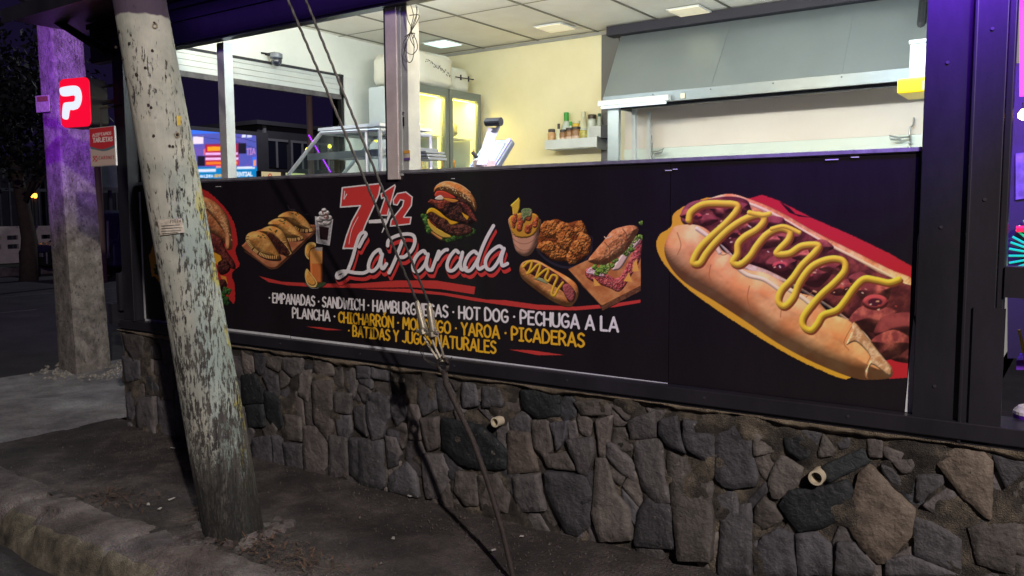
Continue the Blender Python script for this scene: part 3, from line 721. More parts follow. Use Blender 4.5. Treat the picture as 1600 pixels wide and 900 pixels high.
# ================================================================ BANNER
bn = thing('banner', (2.6, 0, 1.33), 'long black printed menu banner with burger, hot dog and lettering on the stand front', 'banner')
PRINT = attr_mat('printed_vinyl', .38, bump=.04, bscale=6)
VIN = mat('black_vinyl', (32, 27, 32), .32, col2=(26, 22, 26), vscale=2.5, bump=.22, bscale=5, stretch=(1, 1, .25), coat=.1)
T_, B_ = 1.829, .832
nb = 60; vb = MB()       # the panel: four sheets with faint seams and a slight sag
for (xa, xb) in ((.02, 1.62), (1.623, 2.6), (2.603, 4.2), (4.203, 5.222)):
    vb.box(xa, xb, 0, .012, B_, T_)
vb.build('panel', VIN, bn)
WE = mat('bare_white_edge', (214, 216, 222), .5, var=.2, vscale=15)
def edge(f): e_ = MB(); f(e_); e_.build('bare_edge', WE, bn)
edge(lambda e_: e_.box(.02, 1.62, -.004, -.0005, B_-.006, B_+.012)); edge(lambda e_: e_.box(1.63, 2.62, -.004, -.0005, B_-.008, B_+.010)); edge(lambda e_: e_.box(.012, .028, -.004, -.0005, B_+.013, T_-.05))
edge(lambda e: e.prism([(2.63, -.004, B_+.008), (4.2, -.004, B_+.0005), (4.2, -.004, B_-.003), (2.63, -.004, B_-.007)], (0, .003, 0)))
edge(lambda e: e.prism([(5.196, -.004, B_+.0), (5.222, -.004, B_+.0), (5.224, -.004, 1.16), (5.214, -.004, 1.20), (5.205, -.004, 1.02)], (0, .003, 0)))
edge(lambda e: e.prism([(5.217, -.004, 1.21), (5.222, -.004, 1.21), (5.2235, -.004, 1.55), (5.218, -.004, 1.5)], (0, .003, 0)))
tp = MB(); tp.box(.02, 3.4, -.005, .012, T_, T_+.007).box(3.41, 5.2, -.003, .012, T_+.001, T_+.005)
tp.build('top_trim', mat('pale_reflex_trim', (168, 160, 178), .45, var=.3, vscale=30), bn)  # the trim's pale colour paints the light reflex along it
for (px, py, w) in [(338, 290, .05), (706, 277, .02), (1040, 264, .03), (1052, 262, .02), (1290, 247, .05), (1330, 243, .03)]:
    p = on(px, py, 1, 0); MB().box(p[0], p[0]+w, -.006, -.0005, p[2]-.009, p[2]-.0055).build('torn_tape', WE, bn)

def pic(name, pix, step, paint, off, lab=None, under=(32, 27, 32)):
    (a, b, c, d) = pix; q = [on(x, y, 1, 0) for x in (a, c) for y in (b, d)]
    cv = cv_y(max(.03, min(p[0] for p in q)), min(5.2, max(p[0] for p in q)), max(B_+.012, min(p[2] for p in q)), min(T_, max(p[2] for p in q)), 0, step)
    paint(cv); o = cv.mesh(name, PRINT, bn, (0, -1, 0), off, under, sat=1.02 if name == 'hot_dog_picture' else .98)
    if lab: o['label'] = lab
    return o
def Q(ox, oy, s, pts): return [(ox+a/s, oy+b/s) for a, b in pts]

# ---- big hot dog
def big_dog(c):
    q = lambda *p: Q(1000, 270, 2.571, p)
    RED = (196, 44, 52); YEL = (232, 176, 56)
    c.poly(q((430, 105), (490, 88), (550, 108), (700, 185), (850, 250), (1000, 322), (1120, 392), (1120, 480), (900, 420), (600, 220)), RED, smooth=False, rough_edge=.8)
    c.poly(q((560, 115), (600, 140), (625, 165), (690, 180), (640, 176), (600, 160)), (30, 20, 26), smooth=False)
    c.poly(q((960, 760), (1120, 720), (1120, 780), (1100, 822), (1000, 828)), RED, smooth=False)
    c.poly(q((125, 215), (135, 165), (200, 125), (300, 110), (300, 300), (800, 650), (845, 824), (700, 782), (560, 710), (430, 630), (300, 545), (180, 455), (100, 370), (66, 300), (78, 250)), YEL, rough_edge=.8)
    BUN = (244, 184, 124); BUN2 = (228, 152, 94)
    c.poly(q((255, 120), (350, 84), (440, 105), (560, 155), (700, 235), (850, 310), (1000, 385), (1120, 450), (1120, 620), (1000, 570), (850, 450), (700, 340), (520, 230), (400, 180), (260, 190)), (238, 182, 122), puff=14, bump=5, bs=.12, col2=(206, 128, 76), vs=.05)
    c.stroke(q((350, 110), (440, 125), (560, 178), (700, 258), (850, 335), (1000, 412), (1100, 465)), 5, (250, 214, 156), puff=True)
    c.poly(q((165, 190), (170, 150), (200, 120), (250, 110), (300, 140), (260, 200), (190, 210)), (128, 70, 70), puff=6, bump=3)
    c.poly(q((300, 240), (420, 390), (640, 470), (820, 590), (960, 720), (1110, 760), (1110, 660), (700, 330), (430, 200)), (246, 226, 196), puff=5, bump=1, bs=.1, col2=(226, 186, 150), vs=.15)
    # filling
    c.poly(q((180, 170), (235, 118), (350, 95), (430, 110), (460, 160), (560, 180), (640, 225), (770, 300), (860, 345), (960, 400), (1050, 440), (1120, 490), (1120, 735), (1040, 760), (960, 715), (900, 640), (800, 560), (660, 470), (520, 395), (400, 350), (330, 290), (220, 215)), (128, 62, 56), puff=10, bump=5, bs=.08, col2=(84, 38, 40), vs=.06)
    for k, (x, y, r) in enumerate([(205, 165, 36), (270, 190, 34), (330, 150, 40), (400, 140, 36), (360, 240, 40), (420, 215, 30), (470, 200, 34), (540, 200, 44), (520, 270, 52), (600, 260, 40), (575, 370, 56), (660, 330, 40), (720, 300, 44), (700, 410, 60), (770, 380, 40), (820, 460, 55), (880, 430, 40), (940, 480, 66), (950, 590, 90), (1040, 620, 90), (1010, 690, 70)]):
        a = k*1.7; p = [(x+r*1.15*math.cos(t)*(1+.18*math.sin(3*t+a)), y+r*.72*math.sin(t)*(1+.2*math.cos(2*t+a))) for t in np.linspace(0, 2*math.pi, 10)[:-1]]
        c.poly(q(*p), [(164, 88, 76), (132, 64, 62), (182, 100, 82)][k % 3], puff=r*.3, bump=1, bs=.08, col2=(112, 52, 52), vs=.08, light=(-.3, -.85))
    for (x, y, r) in [(565, 375, 26), (945, 520, 40), (230, 175, 16), (670, 415, 22)]:
        p = [(x+r*1.3*math.cos(t), y+r*.8*math.sin(t)) for t in np.linspace(0, 6.28, 9)[:-1]]
        c.poly(q(*p), (170, 72, 72), puff=6, light=(-.2, -.9)); c.poly(q(*[(x+(a-x)*.55, y+(b-y)*.5) for a, b in p]), (84, 34, 48))
    for k in range(46):   # onion and relish crumbs
        t = rng.uniform(0, 1); x = 240+760*t+rng.normal(0, 30); y = 190+340*t+rng.normal(0, 40)
        c.stroke(q((x, y), (x+rng.uniform(3, 12), y+rng.uniform(-4, 6))), rng.uniform(1, 2.6), [(232, 206, 176), (196, 84, 60), (228, 172, 130)][k % 3])
    # front bun
    c.poly(q((125, 235), (150, 212), (230, 210), (290, 245), (330, 310), (370, 335), (420, 385), (500, 400), (560, 430), (640, 480), (700, 500), (760, 560), (850, 600), (930, 690), (975, 745), (1010, 780), (1008, 822), (930, 832), (850, 822), (700, 762), (560, 688), (430, 600), (300, 515), (180, 440), (118, 370), (98, 300)), BUN, puff=34, bump=2.5, bs=.05, col2=BUN2, vs=.035, light=(-.2, -.8))
    c.poly(q((860, 600), (905, 650), (960, 720), (1010, 785), (1000, 815), (930, 770), (915, 830), (905, 800), (925, 740), (870, 680), (830, 690), (850, 640)), (240, 204, 160), puff=3, bump=1.5, bs=.2, col2=(204, 150, 104), vs=.2)
    for p in [[(285, 370), (278, 410), (288, 440)], [(440, 455), (432, 500), (442, 540)], [(850, 620), (820, 680), (840, 712)], [(150, 240), (165, 290), (150, 330)], [(290, 300), (330, 330), (360, 320)], [(655, 510), (690, 480)], [(570, 520), (565, 580)], [(925, 740), (905, 790), (915, 828)]]:
        c.stroke(q(*p), 1.1, (172, 104, 66))
    for p in [[(380, 370), (430, 410), (500, 430), (560, 470)], [(230, 225), (290, 270), (320, 320)], [(600, 470), (650, 500), (700, 540)]]:
        c.stroke(q(*p), 7, (250, 224, 178), puff=True)
    MU = (248, 206, 66)
    p = q((195, 190), (205, 155), (255, 125), (330, 122), (388, 128), (385, 155), (340, 205), (290, 250), (245, 295), (220, 335), (213, 362), (240, 362), (268, 320), (310, 270), (370, 215), (430, 180), (480, 168), (498, 190), (470, 225), (420, 255), (393, 285), (390, 325), (372, 358), (400, 368), (440, 335), (470, 290), (510, 245), (560, 222), (600, 235), (595, 268), (560, 305), (550, 325), (600, 322), (650, 292), (715, 290), (700, 320), (650, 370), (610, 425), (568, 470), (555, 515), (580, 535), (615, 500), (640, 440), (690, 375), (760, 345), (815, 352), (822, 390), (780, 440), (730, 485), (690, 530), (655, 580), (655, 615), (685, 632), (712, 605), (735, 570), (790, 550), (825, 510), (860, 460), (900, 425), (950, 430), (1000, 440), (1040, 428))
    c.stroke([(a+2.2, b+3) for a, b in p], 9.6, (128, 66, 36)); c.stroke(p, 9.4, MU, puff=True)
    c.stroke(q((530, 225), (580, 215), (640, 240)), 7, MU, puff=True); c.stroke(q((440, 160), (490, 170), (520, 165)), 8, MU, puff=True)
pic('hot_dog_picture', (1020, 296, 1436, 602), .0028, big_dog, .0012, 'large printed hot dog with mustard zigzag')

# ---- the burger in the middle, and the cut one behind the pole
def burger(c, q, s=1.0):
    c.poly(q((140, 610), (200, 690), (280, 745), (360, 790), (290, 790), (220, 745), (150, 680)), (206, 140, 80), puff=3*s)
    G1 = (96, 140, 60); G2 = (36, 66, 30)
    for k in range(26):
        t = k/25; x = 100+60*t+(rng.random()-.5)*40; y = 500+190*t
        c.poly(q((x-26, y), (x, y-24), (x+26, y), (x, y+24)), G1, puff=1.8*s, bump=2, col2=G2, vs=.4, rough_edge=1.2*s)
    for k in range(44):
        t = k/43; x = 300+385*t; y = 745+25*math.sin(t*5)-35*t+(rng.random()-.5)*70
        c.poly(q((x-24, y), (x, y-22), (x+24, y), (x, y+26)), G1 if k % 2 else (70, 104, 50), puff=1.8*s, bump=2, col2=G2, vs=.4, rough_edge=1.2*s)
    c.poly(q((135, 560), (160, 545), (240, 640), (330, 690), (420, 750), (330, 760), (240, 720), (170, 650)), (214, 176, 70), puff=1.5*s, rough_edge=.6*s)
    c.poly(q((150, 535), (200, 555), (300, 630), (335, 690), (250, 645), (175, 585)), (196, 66, 48), puff=2.5*s, light=(-.2, -.9))
    c.poly(q((140, 490), (190, 470), (300, 510), (360, 560), (420, 610), (560, 600), (650, 640), (665, 690), (570, 735), (430, 735), (320, 690), (240, 620), (160, 545)), (112, 66, 54), puff=5*s, bump=6, bs=.5, col2=(44, 22, 24), vs=.35)
    c.poly(q((125, 465), (150, 422), (205, 412), (300, 465), (420, 535), (515, 575), (415, 615), (365, 560), (285, 520), (190, 465), (132, 485)), (236, 174, 42), puff=2*s)
    c.poly(q((190, 370), (300, 330), (420, 300), (500, 290), (600, 335), (665, 430), (700, 540), (650, 600), (590, 610), (480, 575), (380, 540), (260, 440), (200, 400)), (96, 56, 48), puff=6*s, bump=7, bs=.5, col2=(34, 18, 22), vs=.3)
    c.poly(q((535, 460), (622, 515), (600, 552), (560, 510)), (232, 170, 46), smooth=False)
    c.poly(q((140, 340), (180, 308), (260, 326), (390, 320), (400, 360), (350, 380), (330, 420), (270, 430), (240, 375), (160, 362)), (160, 78, 58), puff=3*s, bump=3, bs=.6, col2=(104, 44, 38), vs=.4)
    c.poly(q((510, 345), (600, 375), (660, 450), (722, 560), (712, 585), (640, 530), (590, 450)), (146, 74, 62), puff=3*s, bump=3, bs=.6, col2=(90, 38, 36), vs=.4)
    c.poly(q((220, 250), (250, 212), (330, 215), (430, 262), (470, 300), (400, 310), (300, 295), (230, 285)), (200, 70, 54), puff=2.5*s)
    c.poly(q((225, 295), (290, 262), (335, 305), (300, 320), (240, 318)), (232, 214, 196), puff=1.5*s)
    c.poly(q((315, 295), (400, 302), (500, 325), (440, 350), (350, 325)), (216, 140, 60), puff=1*s)
    c.poly(q((212, 232), (214, 185), (250, 138), (330, 100), (430, 103), (540, 148), (630, 218), (690, 305), (713, 380), (702, 452), (682, 440), (640, 372), (560, 312), (460, 266), (380, 236), (300, 206), (240, 206)), (224, 158, 96), puff=12*s, bump=2, bs=.4, col2=(196, 122, 64), vs=.12, light=(-.3, -.85))
    for k in range(60):
        t = rng.random(); x = 260+430*t; y = 130+30*t+210*t*t+rng.uniform(-22, 60)*(1-.5*t)
        c.stroke(q((x, y), (x+7, y+6)), .9*s, (248, 220, 170))
    c.stroke(q((240, 150), (330, 104), (430, 108), (545, 152), (640, 228)), 1.0*s, (250, 222, 170))
pic('burger_picture', (655, 276, 752, 388), .0018, lambda c: burger(c, lambda *p: Q(650, 270, 7.5, p)), .0012, 'printed double cheeseburger with lettuce')
def cut_burger(c):
    q = lambda *p: Q(220, 290, 4.5, p); RED = (200, 48, 46); YEL = (236, 172, 48)
    c.poly(q((300, 20), (430, 22), (520, 80), (600, 165), (660, 270), (682, 390), (668, 470), (695, 545), (690, 572), (652, 600), (642, 640), (662, 700), (662, 815), (640, 820), (560, 700), (400, 200)), RED, rough_edge=1.2)
    c.poly(q((120, 395), (90, 400), (70, 470), (55, 490), (70, 560), (78, 635), (100, 640), (130, 680), (185, 745), (300, 760), (300, 420)), YEL, rough_edge=1.2)
    for k in range(16): 
        x, y = 118+rng.uniform(-12, 30), 470+k*10
        c.poly(q((x-18, y), (x, y-14), (x+20, y), (x, y+16)), (80, 124, 52), puff=2, bump=2, col2=(36, 70, 34), vs=.4, rough_edge=1)
    c.poly(q((300, 200), (400, 120), (470, 120), (540, 170), (610, 260), (640, 340), (640, 450), (560, 380), (480, 330), (380, 300)), (206, 136, 88), puff=12, bump=2, bs=.3, col2=(170, 96, 58), vs=.1)
    c.poly(q((420, 75), (500, 100), (560, 150), (610, 215), (640, 330), (640, 440), (600, 445), (590, 340), (530, 250), (470, 180), (400, 120)), (196, 122, 76), puff=8, bump=2, bs=.3, col2=(226, 160, 108), vs=.1)
    for k in range(40):
        t = rng.random(); x = 450+190*t; y = 100+210*t*t+60*t+rng.uniform(-12, 60); c.stroke(q((x, y), (x+6, y+7)), 1.1, (240, 196, 140))
    c.poly(q((400, 310), (500, 335), (570, 380), (600, 450), (660, 540), (662, 590), (600, 560), (540, 500), (430, 470)), (136, 66, 56), puff=6, bump=5, bs=.3, col2=(80, 34, 34), vs=.2)
    c.poly(q((500, 460), (560, 490), (570, 520), (540, 560), (510, 520)), (238, 172, 50), smooth=False)
    c.poly(q((545, 540), (600, 520), (632, 570), (615, 610), (570, 628), (545, 600)), (96, 50, 44), puff=5, bump=6, bs=.5, col2=(44, 20, 22), vs=.3)
    c.poly(q((560, 630), (600, 640), (612, 690), (580, 680)), (230, 150, 60), smooth=False)
    c.poly(q((550, 670), (590, 660), (608, 700), (585, 730), (560, 715)), (90, 46, 40), puff=4, bump=5, bs=.5, col2=(44, 20, 22), vs=.3)
    for k in range(22):
        x, y = rng.uniform(560, 630), rng.uniform(725, 830)
        c.poly(q((x-18, y), (x, y-16), (x+18, y), (x, y+16)), (74, 122, 56), puff=2, bump=2, col2=(34, 66, 34), vs=.4, rough_edge=1)
pic('cut_burger_picture', (228, 292, 380, 478), .003, cut_burger, .0012, 'printed burger with red and yellow outline, half behind the pole')

# ---- empanadas, shake and juice
def empanadas(c):
    q = lambda *p: Q(370, 300, 5.625, p)
    c.poly(q((52, 488), (70, 448), (200, 330), (640, 285), (702, 335), (540, 490), (385, 640), (330, 672), (270, 662), (160, 580)), (206, 134, 92), puff=3, col2=(176, 104, 70), vs=.1)
    c.stroke(q((70, 520), (170, 590), (280, 668), (335, 672), (400, 632), (700, 345)), 1.2, (120, 74, 52))
    E1 = (222, 168, 96); E2 = (190, 128, 66)
    def emp(p, edge):
        c.poly(q(*[(a+12, b+16) for a, b in p]), (60, 34, 30)); c.poly(q(*p), E1, puff=12, bump=2, bs=.2, col2=E2, vs=.1, light=(-.25, -.85))
        e = crom(q(*edge), False, 6); L_ = np.concatenate([[0], np.cumsum(np.linalg.norm(np.diff(e, axis=0), axis=1))])
        for s_ in np.arange(0, L_[-1], 2.7):
            k = np.searchsorted(L_, s_)-1; k = max(0, min(k, len(e)-2)); t = (e[k+1]-e[k])/np.linalg.norm(e[k+1]-e[k]); n = np.array([t[1], -t[0]])
            c.stroke([e[k]-n*.4, e[k]+n*3.2], 1.7, (238, 186, 116), puff=True); c.stroke([e[k]+t*1.3-n*.2, e[k]+t*1.3+n*3], .8, (128, 70, 40))
    emp([(360, 222), (430, 176), (510, 172), (590, 220), (662, 320), (630, 345), (540, 335), (450, 270)], [(660, 325), (610, 335), (545, 325), (510, 300)])
    emp([(275, 285), (340, 235), (420, 240), (500, 300), (578, 388), (550, 415), (450, 415), (370, 350)], [(575, 392), (530, 410), (450, 412), (420, 390)])
    emp([(205, 340), (285, 300), (370, 320), (430, 390), (480, 545), (400, 540), (320, 430), (250, 380)], [(478, 540), (440, 480), (425, 420)])
    c.poly(q((262, 378), (310, 366), (400, 440), (470, 540), (400, 552), (350, 520), (310, 440)), (52, 28, 28), puff=2, bump=5, bs=.6, col2=(96, 52, 40), vs=.4)
    emp([(80, 400), (108, 360), (180, 345), (262, 378), (320, 460), (382, 572), (330, 592), (230, 572), (135, 505), (84, 440)], [(90, 385), (92, 440), (140, 505), (200, 550), (280, 580), (375, 580)])
    for (x, y) in [(180, 385), (200, 395), (225, 380), (240, 395), (290, 330), (340, 350), (375, 255), (400, 260), (420, 250), (410, 275), (490, 190), (515, 200), (530, 190), (350, 340)]:
        for _ in range(2): a, b = x+rng.uniform(-8, 8), y+rng.uniform(-6, 6); c.stroke(q((a, b), (a+rng.uniform(6, 16), b+rng.uniform(-6, 8))), 1.1, (62, 78, 34))
    for p in [[(440, 118), (455, 128), (465, 150), (515, 158)], [(600, 200), (625, 196)]]: c.stroke(q(*p), .7, (120, 116, 124))
pic('empanadas_picture', (376, 316, 500, 424), .0022, empanadas, .0012, 'printed board of four empanadas')
def drinks(c):
    q = lambda *p: Q(370, 300, 5.625, p)
    c.poly(q((688, 212), (852, 242), (822, 472), (702, 452)), (150, 146, 152), smooth=False, col2=(190, 186, 190), vs=.3, puff=2)
    c.poly(q((725, 300), (812, 312), (800, 424), (735, 415)), (42, 26, 28), smooth=False)
    c.stroke(q((695, 215), (705, 445), (815, 468), (845, 245)), 1.0, (224, 222, 226), smooth=False)
    for (x, y, r) in [(760, 270, 44), (795, 265, 40), (735, 240, 36), (810, 230, 34), (770, 220, 44), (755, 190, 34), (790, 185, 30), (770, 160, 24)]:
        c.poly(q(*[(x+r*math.cos(t), y+r*.8*math.sin(t)) for t in np.linspace(0, 6.28, 9)[:-1]]), (232, 226, 222), puff=4, bump=2, bs=.5, col2=(196, 188, 186), vs=.4)
    for p in [[(752, 170), (760, 188)], [(775, 205), (785, 195), (800, 215), (785, 228), (770, 222)]]: c.stroke(q(*p), 1.5, (128, 50, 36))
    c.poly(q((640, 500), (756, 488), (756, 808), (652, 808)), (214, 118, 60), smooth=False, puff=4)
    c.poly(q((645, 505), (754, 505), (754, 628), (650, 628)), (232, 158, 84), smooth=False)
    c.poly(q((690, 488), (758, 484), (752, 520), (688, 512)), (168, 160, 156), smooth=False)
    for p in [[(600, 520), (610, 470), (645, 440), (690, 448), (696, 478), (655, 512), (640, 560), (634, 594), (606, 562)], [(600, 730), (615, 672), (650, 710), (706, 790), (700, 832), (655, 836), (615, 800)]]:
        c.poly(q(*p), (238, 198, 118)); cx, cy = np.mean(q(*p), 0); c.poly([(cx+(a-cx)*.78, cy+(b-cy)*.78) for a, b in q(*p)], (228, 152, 66), puff=2, col2=(238, 176, 90), vs=.5)
    c.poly(q((700, 820), (770, 790), (785, 810), (730, 840)), (62, 80, 52)); c.stroke(q((600, 800), (660, 845), (720, 842)), .9, (180, 176, 176))
pic('drinks_picture', (474, 320, 524, 454), .0022, drinks, .0021, 'printed milkshake and orange juice')

# ---- logo, brush lettering, swooshes
def swoosh(c):
    R = (204, 62, 58)
    c.poly([(404, 431), (440, 440), (500, 443), (560, 443), (620, 438), (680, 438), (743, 448), (741, 460), (690, 452), (640, 449), (560, 450), (500, 449), (450, 446), (420, 441)], R, smooth=False)
    c.poly([(560, 451), (640, 451), (700, 458), (760, 468), (790, 469), (840, 476), (900, 479), (960, 474), (1001, 468), (1001, 473), (960, 480), (900, 485), (840, 484), (780, 476), (740, 470), (690, 461), (620, 456)], R, smooth=False)
    c.poly([(476, 510), (500, 511), (538, 516), (510, 516)], R, smooth=False); c.poly([(794, 546), (830, 547), (884, 555), (840, 555)], R, smooth=False)
pic('swoosh_lines', (402, 428, 1003, 562), .0022, swoosh, .0004)
def logo(c):
    q = lambda *p: Q(510, 270, 4.5, p); R = (212, 62, 60); Wh = (232, 228, 230)
    seven = q((113, 104), (385, 74), (372, 150), (330, 250), (275, 370), (240, 470), (205, 532), (118, 532), (140, 450), (180, 340), (240, 232), (100, 242))
    c.poly(seven, Wh, smooth=False, grow=1.0); c.poly(seven, R, smooth=False, grow=-1.3)
    c.stroke(q((130, 130), (125, 185), (145, 150)), 1.3, Wh, smooth=False); c.stroke(q((160, 500), (180, 400), (225, 310)), .9, Wh)
    one = q((385, 148), (482, 84), (487, 95), (430, 300), (372, 300), (415, 170), (390, 182)); two = q((470, 190), (500, 145), (560, 134), (606, 170), (600, 230), (545, 312), (598, 312), (590, 360), (450, 376), (456, 335), (535, 235), (545, 196), (522, 190), (500, 228), (474, 222))
    for p in (one, two): c.poly(p, Wh, smooth=False, grow=.9)
    for p in (one, two): c.poly(p, R, smooth=False, grow=-1.2)
    c.poly(q((298, 332), (420, 322), (424, 352), (300, 356)), Wh, smooth=False); c.poly(q((448, 262), (470, 262), (432, 350), (396, 422), (388, 422), (420, 340)), Wh, smooth=False)
    ST = [[(232, 520), (258, 470), (280, 432), (262, 418), (234, 442), (208, 515), (188, 590), (165, 655), (148, 692), (118, 722), (82, 738), (74, 718), (92, 698), (140, 692), (200, 702), (262, 704), (300, 686)],
          [(385, 566), (372, 540), (330, 572), (302, 630), (300, 678), (328, 690), (368, 650), (394, 572), (384, 630), (388, 662), (402, 672), (424, 640)],
          [(432, 512), (440, 474), (490, 445), (560, 430), (612, 440), (624, 485), (600, 545), (550, 590), (520, 592)], [(540, 468), (505, 560), (472, 640), (442, 702)],
          [(700, 566), (682, 548), (640, 580), (612, 636), (616, 686), (652, 690), (696, 640), (716, 572), (704, 640), (716, 680), (742, 684)],
          [(742, 684), (770, 610), (792, 552), (778, 610), (800, 575), (832, 545), (852, 540)],
          [(930, 560), (908, 546), (870, 590), (850, 646), (862, 686), (900, 680), (944, 620), (958, 560), (942, 640), (955, 680), (985, 668)],
          [(1060, 568), (1038, 552), (1000, 582), (974, 640), (984, 686), (1020, 680), (1066, 610)], [(1176, 372), (1132, 450), (1092, 540), (1062, 638), (1076, 676), (1106, 660)],
          [(1240, 530), (1212, 516), (1152, 560), (1120, 620), (1130, 672), (1166, 676), (1210, 620), (1250, 532), (1232, 600), (1238, 652), (1274, 638)]]
    w = 5.4
    for k in range(7):
        t = k/6
        for s_ in ST: c.stroke(q(*[(a+2+12*t, b+16+28*t) for a, b in s_]), w, R)
    for k in range(4):
        t = k/3
        for s_ in ST: c.stroke(q(*[(a+1+5*t, b+4+14*t) for a, b in s_]), w, (30, 22, 30))
    for s_ in ST: c.stroke(q(*s_), w+.2, Wh)
pic('logo_lettering', (520, 284, 806, 452), .0019, logo, .0021, 'red 7 1/2 and white brush lettering La Parada')

def menu(c):
    Wh = (236, 232, 234); Y = (240, 184, 44)
    wt = .185
    write(c, '. EMPANADAS . SANDWICH . HAMBURGUESAS . HOT DOG . PECHUGA A LA', (421, 472), (966, 518), 14, 21.5, Wh, wt)
    write(c, 'PLANCHA .', (458, 496), (524, 502), 14.5, 15.5, Wh, wt)
    write(c, 'CHICHARRÓN . MOFONGO . YAROA . PICADERAS', (530, 503), (913, 542), 15.5, 20.5, Y, wt)
    write(c, '. BATIDAS Y JUGOS NATURALES', (545, 524), (775, 552), 15.5, 18.5, Y, wt)
pic('menu_lettering', (415, 440, 975, 560), .0019, menu, .0029, 'white and yellow capital menu text')

# ---- cup, chicken, small hot dog, sandwich board
def cluster(c):
    q = lambda *p: Q(770, 290, 4.286, p)
    c.poly(q((285, 400), (320, 470), (400, 530), (500, 558), (600, 530), (660, 450), (668, 400), (640, 330), (330, 330)), (46, 42, 54)); c.poly(q((300, 400), (330, 460), (410, 515), (500, 540), (595, 515), (650, 440), (640, 330), (330, 330)), (26, 24, 32))
    F1 = (196, 128, 62); F2 = (120, 62, 30)
    c.poly(q((300, 395), (318, 310), (380, 240), (430, 224), (500, 250), (580, 235), (625, 285), (650, 370), (655, 440), (625, 475), (548, 525), (500, 510), (400, 500), (330, 440)), F2, puff=6, bump=8, bs=.4)
    for (x, y, a, b_, ph) in [(380, 290, 60, 62, .5), (480, 310, 62, 66, .2), (585, 290, 42, 52, 0), (610, 390, 48, 78, .3), (440, 440, 72, 60, .4), (360, 410, 62, 40, .6), (530, 480, 36, 50, .5), (560, 420, 44, 50, 0), (480, 370, 50, 60, .1)]:
        p = [(x+a*math.cos(t)*(1+.12*math.sin(5*t+ph*9)), y+b_*math.sin(t)*(1+.12*math.cos(4*t+ph*7))) for t in np.linspace(0, 6.28, 14)[:-1]]
        c.poly(q(*p), F1, puff=7, bump=11, bs=.42, col2=(150, 84, 38), vs=.3, rough_edge=.8)
    # cup of loaded fries
    c.poly(q((114, 210), (128, 330), (150, 425), (182, 462), (222, 474), (262, 452), (298, 385), (314, 285), (310, 220)), (206, 152, 122), puff=9, light=(-.4, -.5))
    for p in [[(130, 350), (180, 385), (240, 385), (305, 340)], [(140, 390), (190, 430), (250, 425), (295, 385)]]: c.stroke(q(*p), .8, (140, 92, 74))
    c.poly(q((118, 132), (176, 78), (186, 100), (182, 150), (165, 200), (135, 196), (130, 150)), (226, 186, 62), smooth=False, puff=2)
    c.poly(q((113, 215), (150, 190), (230, 178), (300, 198), (314, 262), (275, 330), (205, 352), (145, 335), (118, 272)), (206, 150, 52), puff=3, rough_edge=.8)
    for k in range(16):
        x, y = rng.uniform(140, 295), rng.uniform(200, 318); a, b_ = rng.uniform(12, 24), rng.uniform(14, 34)
        c.poly(q(*[(x+a*math.cos(t), y+b_*math.sin(t)) for t in np.linspace(0, 6.28, 8)[:-1]]), (196, 104, 64), puff=3, bump=4, bs=.6, col2=(146, 66, 44), vs=.5)
    c.poly(q((190, 175), (215, 152), (262, 160), (262, 200), (225, 215), (205, 240)), (96, 128, 74), puff=2, bump=3, col2=(160, 150, 110), vs=.5, rough_edge=1)
    # small hot dog
    c.poly(q((178, 560), (205, 510), (290, 498), (400, 555), (500, 610), (560, 660), (576, 722), (552, 780), (505, 812), (400, 775), (280, 692), (195, 620)), (224, 160, 94), puff=11, bump=2, bs=.2, col2=(196, 122, 64), vs=.1, light=(-.1, -.8))
    c.poly(q((210, 520), (290, 515), (400, 572), (490, 640), (555, 715), (540, 770), (505, 775), (470, 710), (350, 640), (230, 575)), (110, 54, 48), puff=5, bump=7, bs=.5, col2=(64, 30, 34), vs=.35)
    c.poly(q((470, 670), (510, 660), (550, 710), (548, 765), (520, 780), (480, 730)), (160, 82, 80), puff=4, bump=3)
    c.poly(q((270, 620), (330, 620), (370, 660), (340, 650)), (150, 160, 120), puff=1)
    c.stroke(q((205, 545), (235, 515), (262, 512), (250, 560), (232, 590), (262, 570), (300, 530), (318, 540), (300, 590), (292, 618), (320, 590), (360, 560), (372, 575), (352, 620), (372, 640), (400, 600), (432, 615), (410, 670), (395, 725), (415, 735), (440, 690), (470, 650)), 4.0, (228, 180, 52), puff=True)
    # board and sandwich
    c.poly(q((505, 572), (720, 800), (735, 838), (992, 705), (992, 660), (735, 795)), (92, 58, 42), smooth=False, col2=(126, 82, 54), vs=.4)
    c.poly(q((505, 560), (620, 505), (800, 430), (992, 400), (992, 668), (736, 800), (722, 795)), (214, 146, 88), smooth=False, col2=(186, 112, 62), vs=.08)
    c.poly(q((625, 560), (700, 545), (780, 600), (860, 600), (990, 350), (992, 480), (930, 600), (855, 708), (780, 685), (640, 625)), (198, 108, 98), puff=4, bump=7, bs=.5, col2=(152, 62, 62), vs=.4)
    for p in [[(672, 612), (725, 668), (682, 674)], [(875, 640), (912, 582), (935, 645)], [(940, 520), (962, 490), (978, 572), (935, 576)]]: c.poly(q(*p), (238, 176, 78), smooth=False)
    c.poly(q((625, 580), (680, 540), (750, 600), (735, 612), (670, 600)), (236, 214, 214), puff=2, bump=3, bs=.6, col2=(196, 130, 130), vs=.5)
    c.poly(q((800, 560), (850, 480), (900, 420), (985, 350), (985, 380), (920, 460), (870, 540), (840, 565)), (222, 190, 170), puff=3)
    for k in range(60):
        t = rng.random(); x = 690+290*t+rng.normal(0, 14); y = 570-275*t+rng.normal(0, 22)+(40*math.sin(t*3.1))
        c.poly(q((x-20, y), (x, y-18), (x+20, y), (x, y+18)), (136, 168, 66) if k % 3 else (186, 200, 110), puff=2, bump=3, bs=.6, col2=(70, 104, 40), vs=.5, rough_edge=1)
